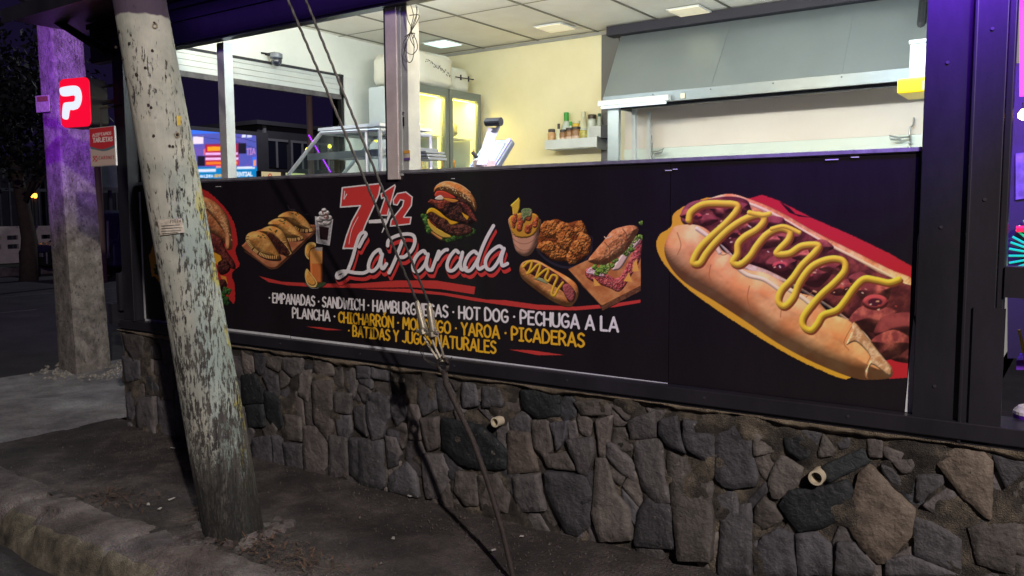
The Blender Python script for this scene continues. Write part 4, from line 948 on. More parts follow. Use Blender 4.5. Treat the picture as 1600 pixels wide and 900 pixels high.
    c.poly(q((638, 500), (682, 440), (740, 372), (800, 300), (880, 272), (945, 266), (978, 292), (950, 352), (885, 442), (800, 505), (742, 530), (680, 524)), (206, 148, 98), puff=13, bump=5, bs=.3, col2=(178, 112, 66), vs=.18, light=(-.5, -.6))
    c.stroke(q((870, 290), (898, 340), (880, 430)), 1.2, (128, 76, 46)); c.stroke(q((750, 380), (785, 430), (775, 500)), 1.2, (128, 76, 46)); c.stroke(q((748, 342), (760, 352), (790, 340)), 1.6, (236, 214, 180))
pic('snacks_picture', (794, 304, 1003, 490), .0019, cluster, .0012, 'printed chicken, loaded cup, small hot dog and sandwich board')
# ================================================================ LEANING POLE
A0 = on(365, 838, 2, -.02); D0 = (A0-CC)@CFW
pA = np.array([2.245, -.915, -.06]); dA = float((pA-CC)@CFW); top = depth(218, 0, 3.85); axis = (top-pA)/np.linalg.norm(top-pA)
zc = lambda t: pA+axis*t
def rad(t): return .152-.0135*t if t < 4 else .098-.003*(t-4)
nu_, nv_ = 72, 330; HT = 7.4; e1 = np.cross(axis, [0, 1, 0]); e1 /= np.linalg.norm(e1); e2 = np.cross(axis, e1)
pm = MB(); ts = np.concatenate([np.linspace(0, 3.2, 270), np.linspace(3.25, HT, 60)])
TH = np.linspace(0, 2*math.pi, nu_, endpoint=False)
for t in ts:
    c = zc(t); r = rad(t)*(1+.02*(fbm(TH*0+t*.8, TH*0+3., 3)-.5))
    u = np.abs((TH/(2*math.pi)*40) % 40)
    crack = np.clip(fbm(np.sin(TH)*9+20, np.cos(TH)*9+t*.9+20, 4)-.5, 0, 1)
    rr = r*(1-.10*crack*(1.2 if t < 1.9 else .5))+.004*(fbm(np.cos(TH)*3+5, np.sin(TH)*3+t*1.2, 3)-.5)
    if t < .5: rr = rr-.012*(1-t/.5)*fbm(np.cos(TH)*5+9, np.sin(TH)*5+t*6, 3)
    for k, th in enumerate(TH): pm.v.append(tuple(c+(e1*math.cos(th)+e2*math.sin(th))*rr[k]))
nvv = len(ts); pm.f = [(j*nu_+k, j*nu_+(k+1) % nu_, (j+1)*nu_+(k+1) % nu_, (j+1)*nu_+k) for j in range(nvv-1) for k in range(nu_)]+[tuple((nvv-1)*nu_+k for k in range(nu_))]
M = bpy.data.materials.new('peeling_painted_wood'); M.use_nodes = True; N = M.node_tree.nodes; L = M.node_tree.links; b = N['Principled BSDF']
def node(t, **k):
    n = N.new(t)
    for a_, v_ in k.items(): setattr(n, a_, v_)
    return n
def mixc(f, a_, b_, mode='MIX'):
    n = node('ShaderNodeMix', data_type='RGBA', blend_type=mode)
    for i_, v_ in ((0, f), (6, a_), (7, b_)):
        if hasattr(v_, 'links') or hasattr(v_, 'is_linked'): L.new(v_, n.inputs[i_])
        else: n.inputs[i_].default_value = v_
    return n.outputs[2]
def rgb(*c): return tuple(lin(c))+(1,)
def noise(vec, s, d=6, r=.6):
    n = node('ShaderNodeTexNoise'); n.inputs['Scale'].default_value = s; n.inputs['Detail'].default_value = d; n.inputs['Roughness'].default_value = r; L.new(vec, n.inputs[0]); return n.outputs[0]
def ramp(v, a_, b_, ca=(0, 0, 0, 1), cb=(1, 1, 1, 1)):
    n = node('ShaderNodeValToRGB'); e = n.color_ramp.elements; e[0].position = a_; e[1].position = b_; e[0].color = ca; e[1].color = cb; L.new(v, n.inputs[0]); return n.outputs[0]
def math_(op, a_, b_=None):
    n = node('ShaderNodeMath', operation=op)
    for i_, v_ in enumerate((a_, b_)):
        if v_ is None: continue
        if isinstance(v_, (int, float)): n.inputs[i_].default_value = v_
        else: L.new(v_, n.inputs[i_])
    return n.outputs[0]
tc = node('ShaderNodeTexCoord'); mp = node('ShaderNodeMapping'); mp.inputs['Scale'].default_value = (1, 1, .13); L.new(tc.outputs['Object'], mp.inputs[0])
mp2 = node('ShaderNodeMapping'); mp2.inputs['Scale'].default_value = (1, 1, .42); L.new(tc.outputs['Object'], mp2.inputs[0])
sp = node('ShaderNodeSeparateXYZ'); L.new(tc.outputs['Object'], sp.inputs[0]); Z = sp.outputs[2]
fine = noise(mp.outputs[0], 150, 8, .7); fib = noise(mp2.outputs[0], 62, 8, .65); blot = noise(tc.outputs['Object'], 5, 6); mp3 = node('ShaderNodeMapping'); mp3.inputs['Scale'].default_value = (1, 1, .05); L.new(tc.outputs['Object'], mp3.inputs[0]); lng = noise(mp3.outputs[0], 60, 6, .6); dent = noise(mp2.outputs[0], 11, 5, .6)
# peeled amount rises towards the ground; the upper part keeps its paint
hz = node('ShaderNodeMapRange'); L.new(Z, hz.inputs[0]); hz.inputs[1].default_value = 0; hz.inputs[2].default_value = 2.7; hz.inputs[3].default_value = .085; hz.inputs[4].default_value = -.075
pe = math_('ADD', math_('ADD', math_('MULTIPLY', fine, .5), math_('MULTIPLY', fib, .5)), hz.outputs[0])
pe = math_('ADD', pe, math_('ADD', math_('MULTIPLY', math_('SUBTRACT', blot, .5), .22), math_('ADD', math_('MULTIPLY', math_('SUBTRACT', lng, .5), .30), math_('MULTIPLY', math_('SUBTRACT', dent, .5), .26))))
peel = ramp(pe, .525, .56)
paint = mixc(ramp(noise(tc.outputs['Object'], 3.2, 5), .38, .62), rgb(184, 182, 170), rgb(142, 145, 137))
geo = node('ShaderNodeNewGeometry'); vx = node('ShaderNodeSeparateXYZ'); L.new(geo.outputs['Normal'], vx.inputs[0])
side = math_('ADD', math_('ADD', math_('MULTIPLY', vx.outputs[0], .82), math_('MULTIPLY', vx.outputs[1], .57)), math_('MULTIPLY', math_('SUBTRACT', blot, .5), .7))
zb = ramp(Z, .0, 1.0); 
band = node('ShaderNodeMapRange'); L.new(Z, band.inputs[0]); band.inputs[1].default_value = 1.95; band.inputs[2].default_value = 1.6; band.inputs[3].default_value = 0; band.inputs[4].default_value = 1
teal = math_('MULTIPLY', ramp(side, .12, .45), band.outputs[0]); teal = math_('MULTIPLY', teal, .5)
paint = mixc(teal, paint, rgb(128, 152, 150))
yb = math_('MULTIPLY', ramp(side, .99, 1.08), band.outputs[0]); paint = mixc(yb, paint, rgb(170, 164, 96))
wood = mixc(ramp(noise(mp.outputs[0], 40, 6), .35, .65), rgb(36, 34, 34), rgb(84, 80, 76))
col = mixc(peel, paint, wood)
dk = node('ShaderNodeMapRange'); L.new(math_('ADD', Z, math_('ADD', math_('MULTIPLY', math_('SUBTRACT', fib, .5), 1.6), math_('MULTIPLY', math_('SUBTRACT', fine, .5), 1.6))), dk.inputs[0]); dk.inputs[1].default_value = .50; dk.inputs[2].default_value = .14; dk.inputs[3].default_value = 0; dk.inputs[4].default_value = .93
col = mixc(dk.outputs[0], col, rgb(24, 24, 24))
tk = ramp(math_('ADD', Z, math_('MULTIPLY', math_('SUBTRACT', blot, .5), .03)), .2695, .2705)   # scaled below
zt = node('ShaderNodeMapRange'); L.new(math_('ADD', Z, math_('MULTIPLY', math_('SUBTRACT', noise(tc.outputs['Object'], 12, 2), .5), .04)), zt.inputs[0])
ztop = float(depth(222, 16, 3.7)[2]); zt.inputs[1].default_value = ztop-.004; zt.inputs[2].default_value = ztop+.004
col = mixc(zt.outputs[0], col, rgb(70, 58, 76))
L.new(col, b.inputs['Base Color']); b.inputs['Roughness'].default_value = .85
bp = node('ShaderNodeBump'); bp.inputs['Strength'].default_value = .8; bp.inputs['Distance'].default_value = .006; hgt = math_('SUBTRACT', math_('MULTIPLY', fine, .4), math_('MULTIPLY', peel, .7)); L.new(hgt, bp.inputs['Height']); L.new(bp.outputs[0], b.inputs['Normal'])
pt = thing('utility_pole', pA, 'leaning round wooden utility pole with peeling white paint in front of the banner', 'pole')
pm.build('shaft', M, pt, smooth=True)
md_ = MB()   # packed dirt and stones banked against the foot
for k in range(46):
    an = rng.uniform(0, 6.28); rr_ = rng.uniform(.13, .27); x = pA[0]+rr_*math.cos(an); y = pA[1]+rr_*math.sin(an); s_ = rng.uniform(.015, .045)*(1.3-2.2*rr_+.3)
    q_ = [(x+s_*math.cos(t)*rng.uniform(.7, 1.3), y+s_*math.sin(t)*rng.uniform(.7, 1.3), -.01) for t in np.linspace(0, 6.28, 8)[:-1]]
    r2_ = [(x+(a_-x)*.7, y+(b_-y)*.7, s_*rng.uniform(.35, .6)) for a_, b_, c_ in q_]; md_.add(q_+r2_, [(i_, (i_+1) % 7, 7+(i_+1) % 7, 7+i_) for i_ in range(7)]+[tuple(range(7, 14))])
tag(md_.build('packed_stones', KERB, bevel=.003), 'dirt-caked stones and clods packed round the foot of the leaning pole', 'stones', kind='stuff')
# helper: patch lying on the pole's front
def pole_pt(px, py, lift=0.0):
    # nearest point of the shaft surface seen through this pixel
    d = ray(px, py); d = d/np.linalg.norm(d); w = CC-pA; a_ = d-axis*(d@axis); b_ = w-axis*(w@axis)
    t0 = -(a_@b_)/(a_@a_); h = (CC+d*t0-pA)@axis; r = rad(h)+lift; A2 = a_@a_; B2 = 2*a_@b_; C2 = b_@b_-r*r; D2 = max(B2*B2-4*A2*C2, 0)
    return CC+d*((-B2-math.sqrt(D2))/(2*A2))
def wrap_patch(name, corners, mat_, parent, paint=None, lift=.004, n=26):
    (a, b_, c, d) = [np.array(q, float) for q in corners]; V = []; 
    for j in range(n+1):
        for i in range(n+1):
            u, v = i/n, j/n; q = (a*(1-u)+b_*u)*(1-v)+(d*(1-u)+c*u)*v; V.append(tuple(pole_pt(q[0], q[1], lift+.0025*float(fbm(np.array(u*5), np.array(v*6), 3)))))
    m_ = MB(); m_.v = V; m_.f = [(j*(n+1)+i, j*(n+1)+i+1, (j+1)*(n+1)+i+1, (j+1)*(n+1)+i) for j in range(n) for i in range(n)]
    return m_.build(name, mat_, parent, smooth=True)
PAP = mat('old_paper', (196, 188, 176), .8, col2=(150, 142, 130), vscale=30)
lt = thing('paper_notice', pole_pt(266, 354, .005), 'torn pale paper strip with small print stapled to the leaning pole', 'notice')
wrap_patch('paper', [(246, 344), (284, 341), (289, 363), (250, 368)], PAP, lt, lift=.007)
ink = mat('faded_ink', (96, 90, 86), .9)
for (x0, y0, x1, y1, w) in [(252, 353, 281, 351, .9), (252, 357, 285, 355, .9), (252, 361, 283, 360, .8), (253, 365, 278, 363, .8)]:
    MB().tube([pole_pt(x0+(x1-x0)*t, y0+(y1-y0)*t, .0118) for t in np.linspace(0, 1, 9)], .0012, 4).build('print_line', ink, lt)
for k in range(5):
    _, st_ = textpath('FIEIA'[k]); 
    for s_ in st_: MB().tube([pole_pt(266+k*3.6+a_*4, 348.5-k*.4-b_*4.2, .0118) for a_, b_ in s_], .0011, 4).build('print_letter', ink, lt)
NM = mat('rusted_nail', (40, 30, 28), .8)
for (px, py) in [(202, 68), (238, 79), (227, 106), (241, 36), (186, 49), (214, 117), (213, 116), (192, 92), (197, 122), (232, 164), (236, 168), (240, 212), (277, 211), (265, 228), (270, 229), (284, 296), (181, 74)]:
    p = pole_pt(px, py, .001); MB().lathe(p[0], p[1], [(.0055, p[2]-.005), (.0065, p[2]), (.004, p[2]+.006)], 7).build('nail', NM, pt)
KM = mat('knot', (140, 128, 110), .8)
for (px, py) in [(242, 40), (277, 211)]:
    MB().tube([pole_pt(px+3.5*math.cos(t), py+4*math.sin(t), .003) for t in np.linspace(0, 6.3, 12)], .0035, 5).build('wood_knot', KM, pt)
wrap_patch('yellow_paint_spot', [(276, 180), (283, 182), (282, 196), (277, 196)], mat('yellow_spot', (196, 168, 70), .8, var=.3, vscale=60), pt, lift=.0015, n=5)

# ================================================================ GUY WIRES AND ANCHOR
GAL = mat('galvanised_wire', (66, 63, 62), .5, .5, var=.3, vscale=80); GRIP = mat('galvanised_grip', (150, 142, 128), .45, .55, var=.3, vscale=60); RUST = mat('rusty_rod', (58, 50, 48), .75, .3, var=.4, vscale=50, bump=.3)
far_top = np.array(zc(6.0)); d_top = float((far_top-CC)@CFW)
ay = -.56; hk = on(692, 574, 1, ay); 
def guy(name, q_top, q_grip, q_hook, lab):
    G = on(*q_grip, 1, ay-.02); H = on(*q_hook, 1, ay); t_ = thing(name, H, lab, 'cable', 'guy cables running down to the anchor rod')
    T = depth(q_top[0]+(q_top[0]-q_grip[0])*1.9, q_top[1]+(q_top[1]-q_grip[1])*1.9, d_top)
    mid = depth(*q_top, (1/(1/((G-CC)@CFW)*(1-1/2.9)+1/d_top/2.9)))
    n = 46; strand = MB(); strand.tube([G+(T-G)*t for t in np.linspace(0, 1, n)], .0048, 6)
    for ph in (0, 2.1, 4.2):      # twisted strands
        d = (T-G)/np.linalg.norm(T-G); a_ = np.cross(d, [0, 1, 0]); a_ /= np.linalg.norm(a_); b_ = np.cross(d, a_)
        L_ = 2.4; strand.tube([G+d*s_+(a_*math.cos(s_*40+ph)+b_*math.sin(s_*40+ph))*.0042 for s_ in np.linspace(0, L_, 150)], .0026, 5)
    strand.build('strand', GAL, t_)
    d = (H-G)/np.linalg.norm(H-G); g2 = on(q_grip[0]+(q_hook[0]-q_grip[0])*.33-1, q_grip[1]+46, 1, ay-.02); dd = (g2-G)
    gp = MB(); gp.tube([G, G+dd*.12, G+dd*.9, g2], [.008, .014, .019, .019], 12); 
    gp.build('grip_sleeve', GRIP, t_, smooth=True)
    cl = MB(); cl.tube([g2-dd*.04, g2+dd*.14], .026, 6); cl.tube([g2+np.array([-.034, -.008, -.006]), g2+np.array([.034, -.008, .006])], .011, 8); cl.build('clamp', GRIP, t_, bevel=.003)
    gb_ = MB()
    for s_ in (-1, 1): gb_.tube([g2+np.array([s_*.02, 0, 0]), (g2+H)/2+np.array([s_*.018, 0, 0]), H+np.array([s_*.006, 0, .01])], .0055, 6)
    gb_.build('bail', GRIP, t_); return t_
guy('guy_cable', (450, 0), (651, 470), (688, 568), 'left guy cable with grey grip sleeve crossing the banner lettering')
guy('guy_cable', (478, 0), (670, 474), (694, 570), 'right guy cable with clamp, starting further right at the picture top')
rt = thing('anchor_rod', hk, 'bent rusty anchor rod rising from the ground to the guy cables', 'rod')
MB().tube([on(*q_, 1, y_) for q_, y_ in [((694, 578), ay), ((697, 600), ay), ((716, 640), ay), ((738, 686), ay-.01), ((762, 752), ay-.02), ((785, 828), ay-.04), ((803, 905), ay-.06), ((816, 965), ay-.08)]], [.014, .014, .0125, .0125, .0125, .0125, .0125, .0125], 10).build('rod', RUST, rt, smooth=True)
MB().tube([hk+np.array([.028*math.cos(t), 0, .034*math.sin(t)+.012]) for t in np.linspace(0, 6.3, 16)], .009, 7).build('eye', RUST, rt, smooth=True)
lw = MB()
for k in range(4):
    q_ = [(690+rng.uniform(-4, 4), 572), (668+k*3, 562+k*3), (656+k*2, 548+4*k), (664, 532+5*k), (676, 540)]
    lw.tube([on(a_, b_, 1, ay-.03-.005*k) for a_, b_ in crom(q_, False, 5)], .0013, 4)
lw.tube([on(a_, b_, 1, ay-.03) for a_, b_ in crom([(684, 566), (694, 560), (702, 564), (706, 558)], False, 4)], .003, 5)
lw.build('tie_wire', GAL, rt)

# ================================================================ CONCRETE POLE
CP = mat('weathered_concrete_pole', (158, 151, 146), .9, col2=(98, 91, 86), vscale=7, bump=1.0, bscale=34, detail=12)
nt = CP.node_tree; N2 = nt.nodes; b2 = N2['Principled BSDF']; sn = N2.new('ShaderNodeTexNoise'); sn.inputs['Scale'].default_value = 22; sn.inputs['Detail'].default_value = 10; sn.inputs['Roughness'].default_value = .75
tc2 = [n for n in N2 if n.type == 'TEX_COORD'][0]; nt.links.new(tc2.outputs['Object'], sn.inputs[0]); rr2 = N2.new('ShaderNodeValToRGB'); rr2.color_ramp.elements[0].position = .55; rr2.color_ramp.elements[1].position = .62; rr2.color_ramp.elements[1].color = (.75, .75, .75, 1); rr2.color_ramp.elements[0].color = (0, 0, 0, 1)
nt.links.new(sn.outputs[0], rr2.inputs[0]); mxx = N2.new('ShaderNodeMix'); mxx.data_type = 'RGBA'; src = b2.inputs['Base Color'].links[0].from_socket
nt.links.new(rr2.outputs[0], mxx.inputs[0]); nt.links.new(src, mxx.inputs[6]); mxx.inputs[7].default_value = tuple(lin((52, 48, 46)))+(1,); nt.links.new(mxx.outputs[2], b2.inputs['Base Color'])
c0 = on(120, 586, 2, 0); l0 = on(92, 577, 2, 0); r0 = on(175, 573, 2, 0)
dd0 = float((c0-CC)@CFW)
ctop = depth(78, 24, dd0*.985); ltop = ctop+(l0-c0)*.82; rtop = ctop+(r0-c0)*.86
ltop[2] = rtop[2] = ctop[2]; l0[2] = r0[2] = c0[2] = -.1
f0 = l0+r0-c0; ftop = ltop+rtop-ctop
n = 60; cpm = MB()
for j in range(n+1):
    t = j/n; cs = [a_*(1-t)+b_*t for a_, b_ in ((c0, ctop), (r0, rtop), (f0, ftop), (l0, ltop))]
    for k in range(4):
        for i in range(10):
            u = i/10; p = cs[k]*(1-u)+cs[(k+1) % 4]*u; ctr = sum(cs)/4; e_ = min(u, 1-u)
            nn = float(fbm(np.array(k*7+u*3.), np.array(t*22), 4))-.5; ch = .0
            if i == 0: ch = .02+.02*(float(fbm(np.array(k*3.), np.array(t*40), 3)))
            q_ = p+(ctr-p)*(ch*.9+.02*nn); cpm.v.append(tuple(q_))
m4 = 40; cpm.f = [(j*m4+k, j*m4+(k+1) % m4, (j+1)*m4+(k+1) % m4, (j+1)*m4+k) for j in range(n) for k in range(m4)]+[tuple(n*m4+k for k in range(m4))]
ct = thing('concrete_pole', (c0+f0)/2, 'square weathered concrete pole with violet light on its upper half, at the street corner', 'pole')
cpm.build('shaft', CP, ct)
# rubble of mortar round its foot
rb = MB()
for k in range(240):
    an = rng.uniform(0, 6.28); rr_ = rng.uniform(.24, .62); x = (c0+f0)[0]/2+rr_*math.cos(an)*1.1+.15; y = (c0+f0)[1]/2+rr_*math.sin(an)*.8-.05; s_ = rng.uniform(.008, .04)*(1.3-rr_)
    q_ = [(x+s_*math.cos(t)*rng.uniform(.7, 1.2), y+s_*math.sin(t)*rng.uniform(.7, 1.2), -.004) for t in np.linspace(0, 6.28, 7)[:-1]]
    rb.add(q_+[(x+s_*.2, y, s_*rng.uniform(.4, .9))], [(i_, (i_+1) % 6, 6) for i_ in range(6)])
tag(rb.build('rubble', mat('pale_rubble', (150, 144, 136), .9, var=.5, vscale=30)), 'broken mortar and pebbles around the concrete pole foot', 'rubble', kind='stuff')
# sticker on the pole's left face
nL = np.cross(l0-c0, [0, 0, 1]); nL /= np.linalg.norm(nL); 
if nL@(CC-c0) < 0: nL = -nL
q_ = [onplane(a_, b_, c0*.52+ctop*.48+nL*.016, nL) for a_, b_ in [(55, 150), (76, 148), (78, 174), (57, 176)]]
sk = thing('sticker', q_[0], 'small faded square sticker on the left face of the concrete pole', 'sticker')
MB().prism(q_, -nL*.004).build('paper', PAP, sk)
q_ = [onplane(a_, b_, c0*.52+ctop*.48+nL*.0185, nL) for a_, b_ in [(57, 151), (74, 150), (75, 158), (58, 159)]]
MB().prism(q_, -nL*.002).build('print', mat('faded_orange_print', (150, 96, 70), .8, var=.5, vscale=60), sk)

# ================================================================ LIT P SIGN
th = math.radians(12); sn_ = np.array([math.sin(th), -math.cos(th), 0]); su = np.array([math.cos(th), math.sin(th), 0]); P0 = np.array([-.62, -.16, 2.45])
a_ = onplane(90, 124, P0, sn_); b_ = onplane(138, 119, P0, sn_); c_ = onplane(142, 196, P0, sn_); d_ = onplane(97, 202, P0, sn_)
ctr = (a_+b_+c_+d_)/4; Wd = float(((b_-a_)@su+(c_-d_)@su)/2); Hd = float((a_[2]-d_[2]+b_[2]-c_[2])/2)
def rrect(w, h, r, n=7):
    o_ = []
    for (sx, sy, a0) in ((1, 1, 0), (-1, 1, 90), (-1, -1, 180), (1, -1, 270)):
        for k in range(n): t = math.radians(a0+90*k/(n-1)); o_.append((sx*(w/2-r)+r*math.cos(t), sy*(h/2-r)+r*math.sin(t)))
    return o_
W3 = lambda u, v, o_=0: ctr+su*u+np.array([0, 0, v])+sn_*o_
sgn = thing('lit_sign', ctr-np.array([0, 0, Hd/2]), 'red backlit box sign with a white letter P beside the black corner post', 'sign')
REDL = mat('lit_red_acrylic', (200, 10, 40), .3, emit=(238, 10, 52), estr=.85); WHL = mat('lit_white_acrylic', (230, 235, 240), .3, emit=(214, 228, 255), estr=.8)
MB().prism([W3(u, v, -.012) for u, v in rrect(Wd, Hd, .05)], -sn_*.15).build('housing', BLK, sgn)
MB().prism([W3(u, v, 0) for u, v in rrect(Wd-.006, Hd-.006, .048)], -sn_*.0115).build('face', REDL, sgn)
def signpt(px, py): p = onplane(px, py, ctr, sn_); return (float((p-ctr)@su), float(p[2]-ctr[2]))
def Pq(pts): return [signpt(a_/2.905+0, 90+b_/2.905) for a_, b_ in pts]
out = Pq(crom([(276, 138), (300, 131), (345, 128), (365, 145), (372, 185), (360, 225), (335, 238), (318, 240), (310, 278), (290, 278), (284, 262), (288, 215), (300, 204), (335, 200), (342, 188), (338, 172), (300, 176), (280, 172), (272, 152)], True, 5))
MB().prism([W3(u, v, .004) for u, v in out], -sn_*.0035).build('letter', WHL, sgn)
MB().tube([W3(.0, -.0, -.12), W3(.55, .02, -.12)], .018, 8).tube([W3(.1, .12, -.12), W3(.55, .14, -.12)], .012, 8).build('bracket', BLK, sgn)

# card payment sign
sg2 = thing('payment_sign', on(160, 260, 1, -.14), 'small hanging red and white sign reading ACEPTAMOS TARJETAS CARDNET', 'sign')
q_ = [(140, 201), (178, 198), (182, 257), (145, 260)]
ws = [on(x, y, 1, -.14) for x, y in q_]; xm0, xm1 = ws[0][0], ws[1][0]; zm1, zm0 = (ws[0][2]+ws[1][2])/2, (ws[2][2]+ws[3][2])/2
cv = cv_y(xm0, xm1, zm0, zm1, -.14, .0022)
cv.poly([(130, 190), (190, 190), (190, 270), (130, 270)], (206, 184, 172), smooth=False)
cv.poly([(138, 190), (186, 190), (186, 224), (180, 230), (165, 236), (150, 234), (140, 228)], (96, 122, 128)); cv.poly([(130, 185), (190, 185), (186, 218), (176, 228), (160, 233), (146, 230), (136, 224)], (208, 54, 62))
write(cv, 'ACEPTAMOS', (145, 214), (174, 210), 4.6, 4.4, (236, 214, 210), .24); write(cv, 'TARJETAS', (146, 222.5), (176, 220), 6.4, 6.2, (240, 222, 218), .26)
write(cv, 'CARDNET', (155, 249), (179, 248), 4.6, 4.4, (176, 80, 84), .2, gap=.4)
for s_ in (-1, 1): cv.stroke([(146, 248+4*s_), (148, 248), (152, 248-4*s_)], 1.2, (196, 60, 70), smooth=False)
cv.stroke([(146, 246), (150, 244), (153, 249), (149, 253)], .8, (196, 60, 70))
PS = attr_mat('printed_sign', .5); cv.mesh('print', PS, sg2, (0, -1, 0), .0025, full=True)
MB().box(xm0-.004, xm1+.004, -.14, -.128, zm0-.004, zm1+.004).build('board', mat('sign_board', (200, 196, 196), .5), sg2)
MB().tube([(xm0+.14, -.13, zm1), (xm0+.14, -.13, zm1+.14)], .006, 6).tube([(xm0+.14, -.13, zm1+.14), (-.05, -.05, zm1+.16)], .008, 6).build('hanger', RUST, sg2)

# ================================================================ INSIDE THE STAND
# ceiling panels
LP = mat('lit_panel', (230, 235, 235), .5, emit=(205, 250, 245), estr=1.3); LPW = mat('dim_panel', (232, 226, 200), .5, emit=(255, 240, 205), estr=.35)
for (pts, mt_, lab) in [([(665, 68), (692, 63), (718, 66), (693, 72)], LP, 'bright square ceiling light above the styrofoam boxes'), ([(835, 42), (868, 37), (900, 41), (868, 48)], LPW, 'dim square ceiling light over the cream wall'), ([(1045, 16), (1078, 10), (1108, 15), (1076, 22)], LPW, 'dim square ceiling light nearest the hood')]:
    ps = [on(a_, b_, 2, 3.224) for a_, b_ in pts]; c = sum(ps)/4; h = .125
    t_ = thing('ceiling_light', c, lab, 'ceiling light', 'square ceiling lights')
    MB().box(c[0]-h-.012, c[0]+h+.012, c[1]-h-.012, c[1]+h+.012, 3.214, 3.2225).build('frame', WHITE, t_)
    MB().box(c[0]-h, c[0]+h, c[1]-h, c[1]+h, 3.209, 3.2135).build('diffuser', mt_, t_)
# dome camera
cp = on(432, 93, 0, .12); t_ = thing('security_camera', cp, 'grey dome security camera above the rolled up shutter', 'camera')
MB().box(0.0, .12, cp[1]-.02, cp[1]+.02, cp[2]+.045, cp[2]+.06).tube([(0.02, cp[1]-.07, cp[2]+.055), (.02, cp[1]+.12, cp[2]+.06)], .008, 6).build('bracket', STEELD, t_)
MB().lathe(cp[0], cp[1], [(.03, cp[2]+.055), (.05, cp[2]+.045), (.05, cp[2]+.01)], 20).build('housing', mat('grey_plastic', (110, 116, 128), .4), t_, smooth=False)
MB().lathe(cp[0], cp[1], [(.046, cp[2]+.009), (.044, cp[2]-.02), (.033, cp[2]-.043), (.015, cp[2]-.054), (.001, cp[2]-.056)], 20).build('dome', mat('smoked_dome', (40, 46, 60), .1, coat=1), t_, smooth=True)

# glass door fridge
FX0, FX1, FY0, FY1, FZ0, FZ1 = .2, .75, 2.2, 3.2, .83, 2.77
ft = thing('glass_door_fridge', ((FX0+FX1)/2, (FY0+FY1)/2, FZ0), 'tall two-door glass fridge glowing warm yellow in the back corner', 'fridge')
fc = MB().box(FX0, FX1-.04, FY0, FY0+.03, FZ0, FZ1).box(FX0, FX1-.04, FY1-.03, FY1, FZ0, FZ1).box(FX0, FX0+.03, FY0+.031, FY1-.031, FZ0, FZ1).box(FX0+.031, FX1-.04, FY0+.031, FY1-.031, FZ1-.04, FZ1).box(FX0+.031, FX1-.04, FY0+.031, FY1-.031, FZ0, FZ0+.1).box(FX0+.031, FX1-.1, 2.69, 2.71, FZ0+.1, FZ1-.041)
fc.build('cabinet', mat('pale_blue_enamel', (206, 218, 226), .35, var=.06), ft, bevel=.004)
GF = mat('door_frame', (112, 122, 122), .35, .3); TUBE = mat('warm_tube', (255, 240, 200), .4, emit=(255, 206, 90), estr=2.2)
for (ya, yb) in ((FY0, 2.695), (2.705, FY1)):
    d_ = MB().box(FX1-.038, FX1, ya+.004, ya+.05, FZ0+.1, FZ1).box(FX1-.038, FX1, yb-.05, yb-.004, FZ0+.1, FZ1).box(FX1-.038, FX1, ya+.051, yb-.051, FZ1-.075, FZ1).box(FX1-.038, FX1, ya+.051, yb-.051, FZ0+.1, FZ0+.18)
    do = d_.build('door', GF, ft); 
    gl = MB().box(FX1-.022, FX1-.016, ya+.051, yb-.051, FZ0+.181, FZ1-.076).build('glass', GLASS, do)
    MB().tube([(FX1-.07, yb-.07, FZ0+.3), (FX1-.07, yb-.07, FZ1-.45)], .012, 8).build('light_tube', TUBE, ft)
MB().tube([(FX1-.09, FY0+.1, FZ1-.07), (FX1-.09, 2.62, FZ1-.07)], .014, 8).tube([(FX1-.09, 2.76, FZ1-.07), (FX1-.09, 3.1, FZ1-.07)], .014, 8).build('light_tube', TUBE, ft)
lamp('fridge_light', 'AREA', (FX1-.07, 2.45, 2.69), (.4, 2.45, 1.9), 15, (1, .64, .12), .4, .1); lamp('fridge_light', 'AREA', (FX1-.07, 2.95, 2.69), (.4, 2.95, 1.9), 15, (1, .64, .12), .4, .1)
for z in (1.3, 1.65, 2.0, 2.33):
    MB().box(FX0+.04, FX1-.1, FY0+.04, 2.685, z, z+.01).build('shelf', WHITE, ft); MB().box(FX0+.04, FX1-.1, 2.715, FY1-.04, z, z+.01).build('shelf', WHITE, ft)
FOOD = [mat('food_bag_%s' % n_, c_, .6, var=.3, vscale=20) for n_, c_ in (('cream', (226, 214, 180)), ('orange', (214, 140, 70)), ('green', (130, 180, 60)), ('grey', (140, 140, 120)), ('red', (180, 60, 50)))]
def lumpy(cx, cy, cz, rx, ry, rz, mat_, name, lab, cat, group=None, amp=.18, sq=.62):
    m_ = MB(); nu, nv = 36, 22
    for j in range(nv+1):
        f = math.pi*j/nv
        for i in range(nu):
            a = 2*math.pi*i/nu; d = np.array([math.sin(f)*math.cos(a), math.sin(f)*math.sin(a), math.cos(f)])
            d2 = np.sign(d)*np.abs(d)**sq; k = 1+amp*(float(fbm(np.array(d[0]*2+cx*9), np.array(d[1]*2+d[2]*2+cy*7), 3))-.5)
            m_.v.append((cx+d2[0]*rx*k, cy+d2[1]*ry*k, cz+d2[2]*rz*k))
    m_.f = [(j*nu+i, j*nu+(i+1) % nu, (j+1)*nu+(i+1) % nu, (j+1)*nu+i) for j in range(nv) for i in range(nu)]
    o = m_.build(name, mat_, smooth=True); return tag(o, lab, cat, group)
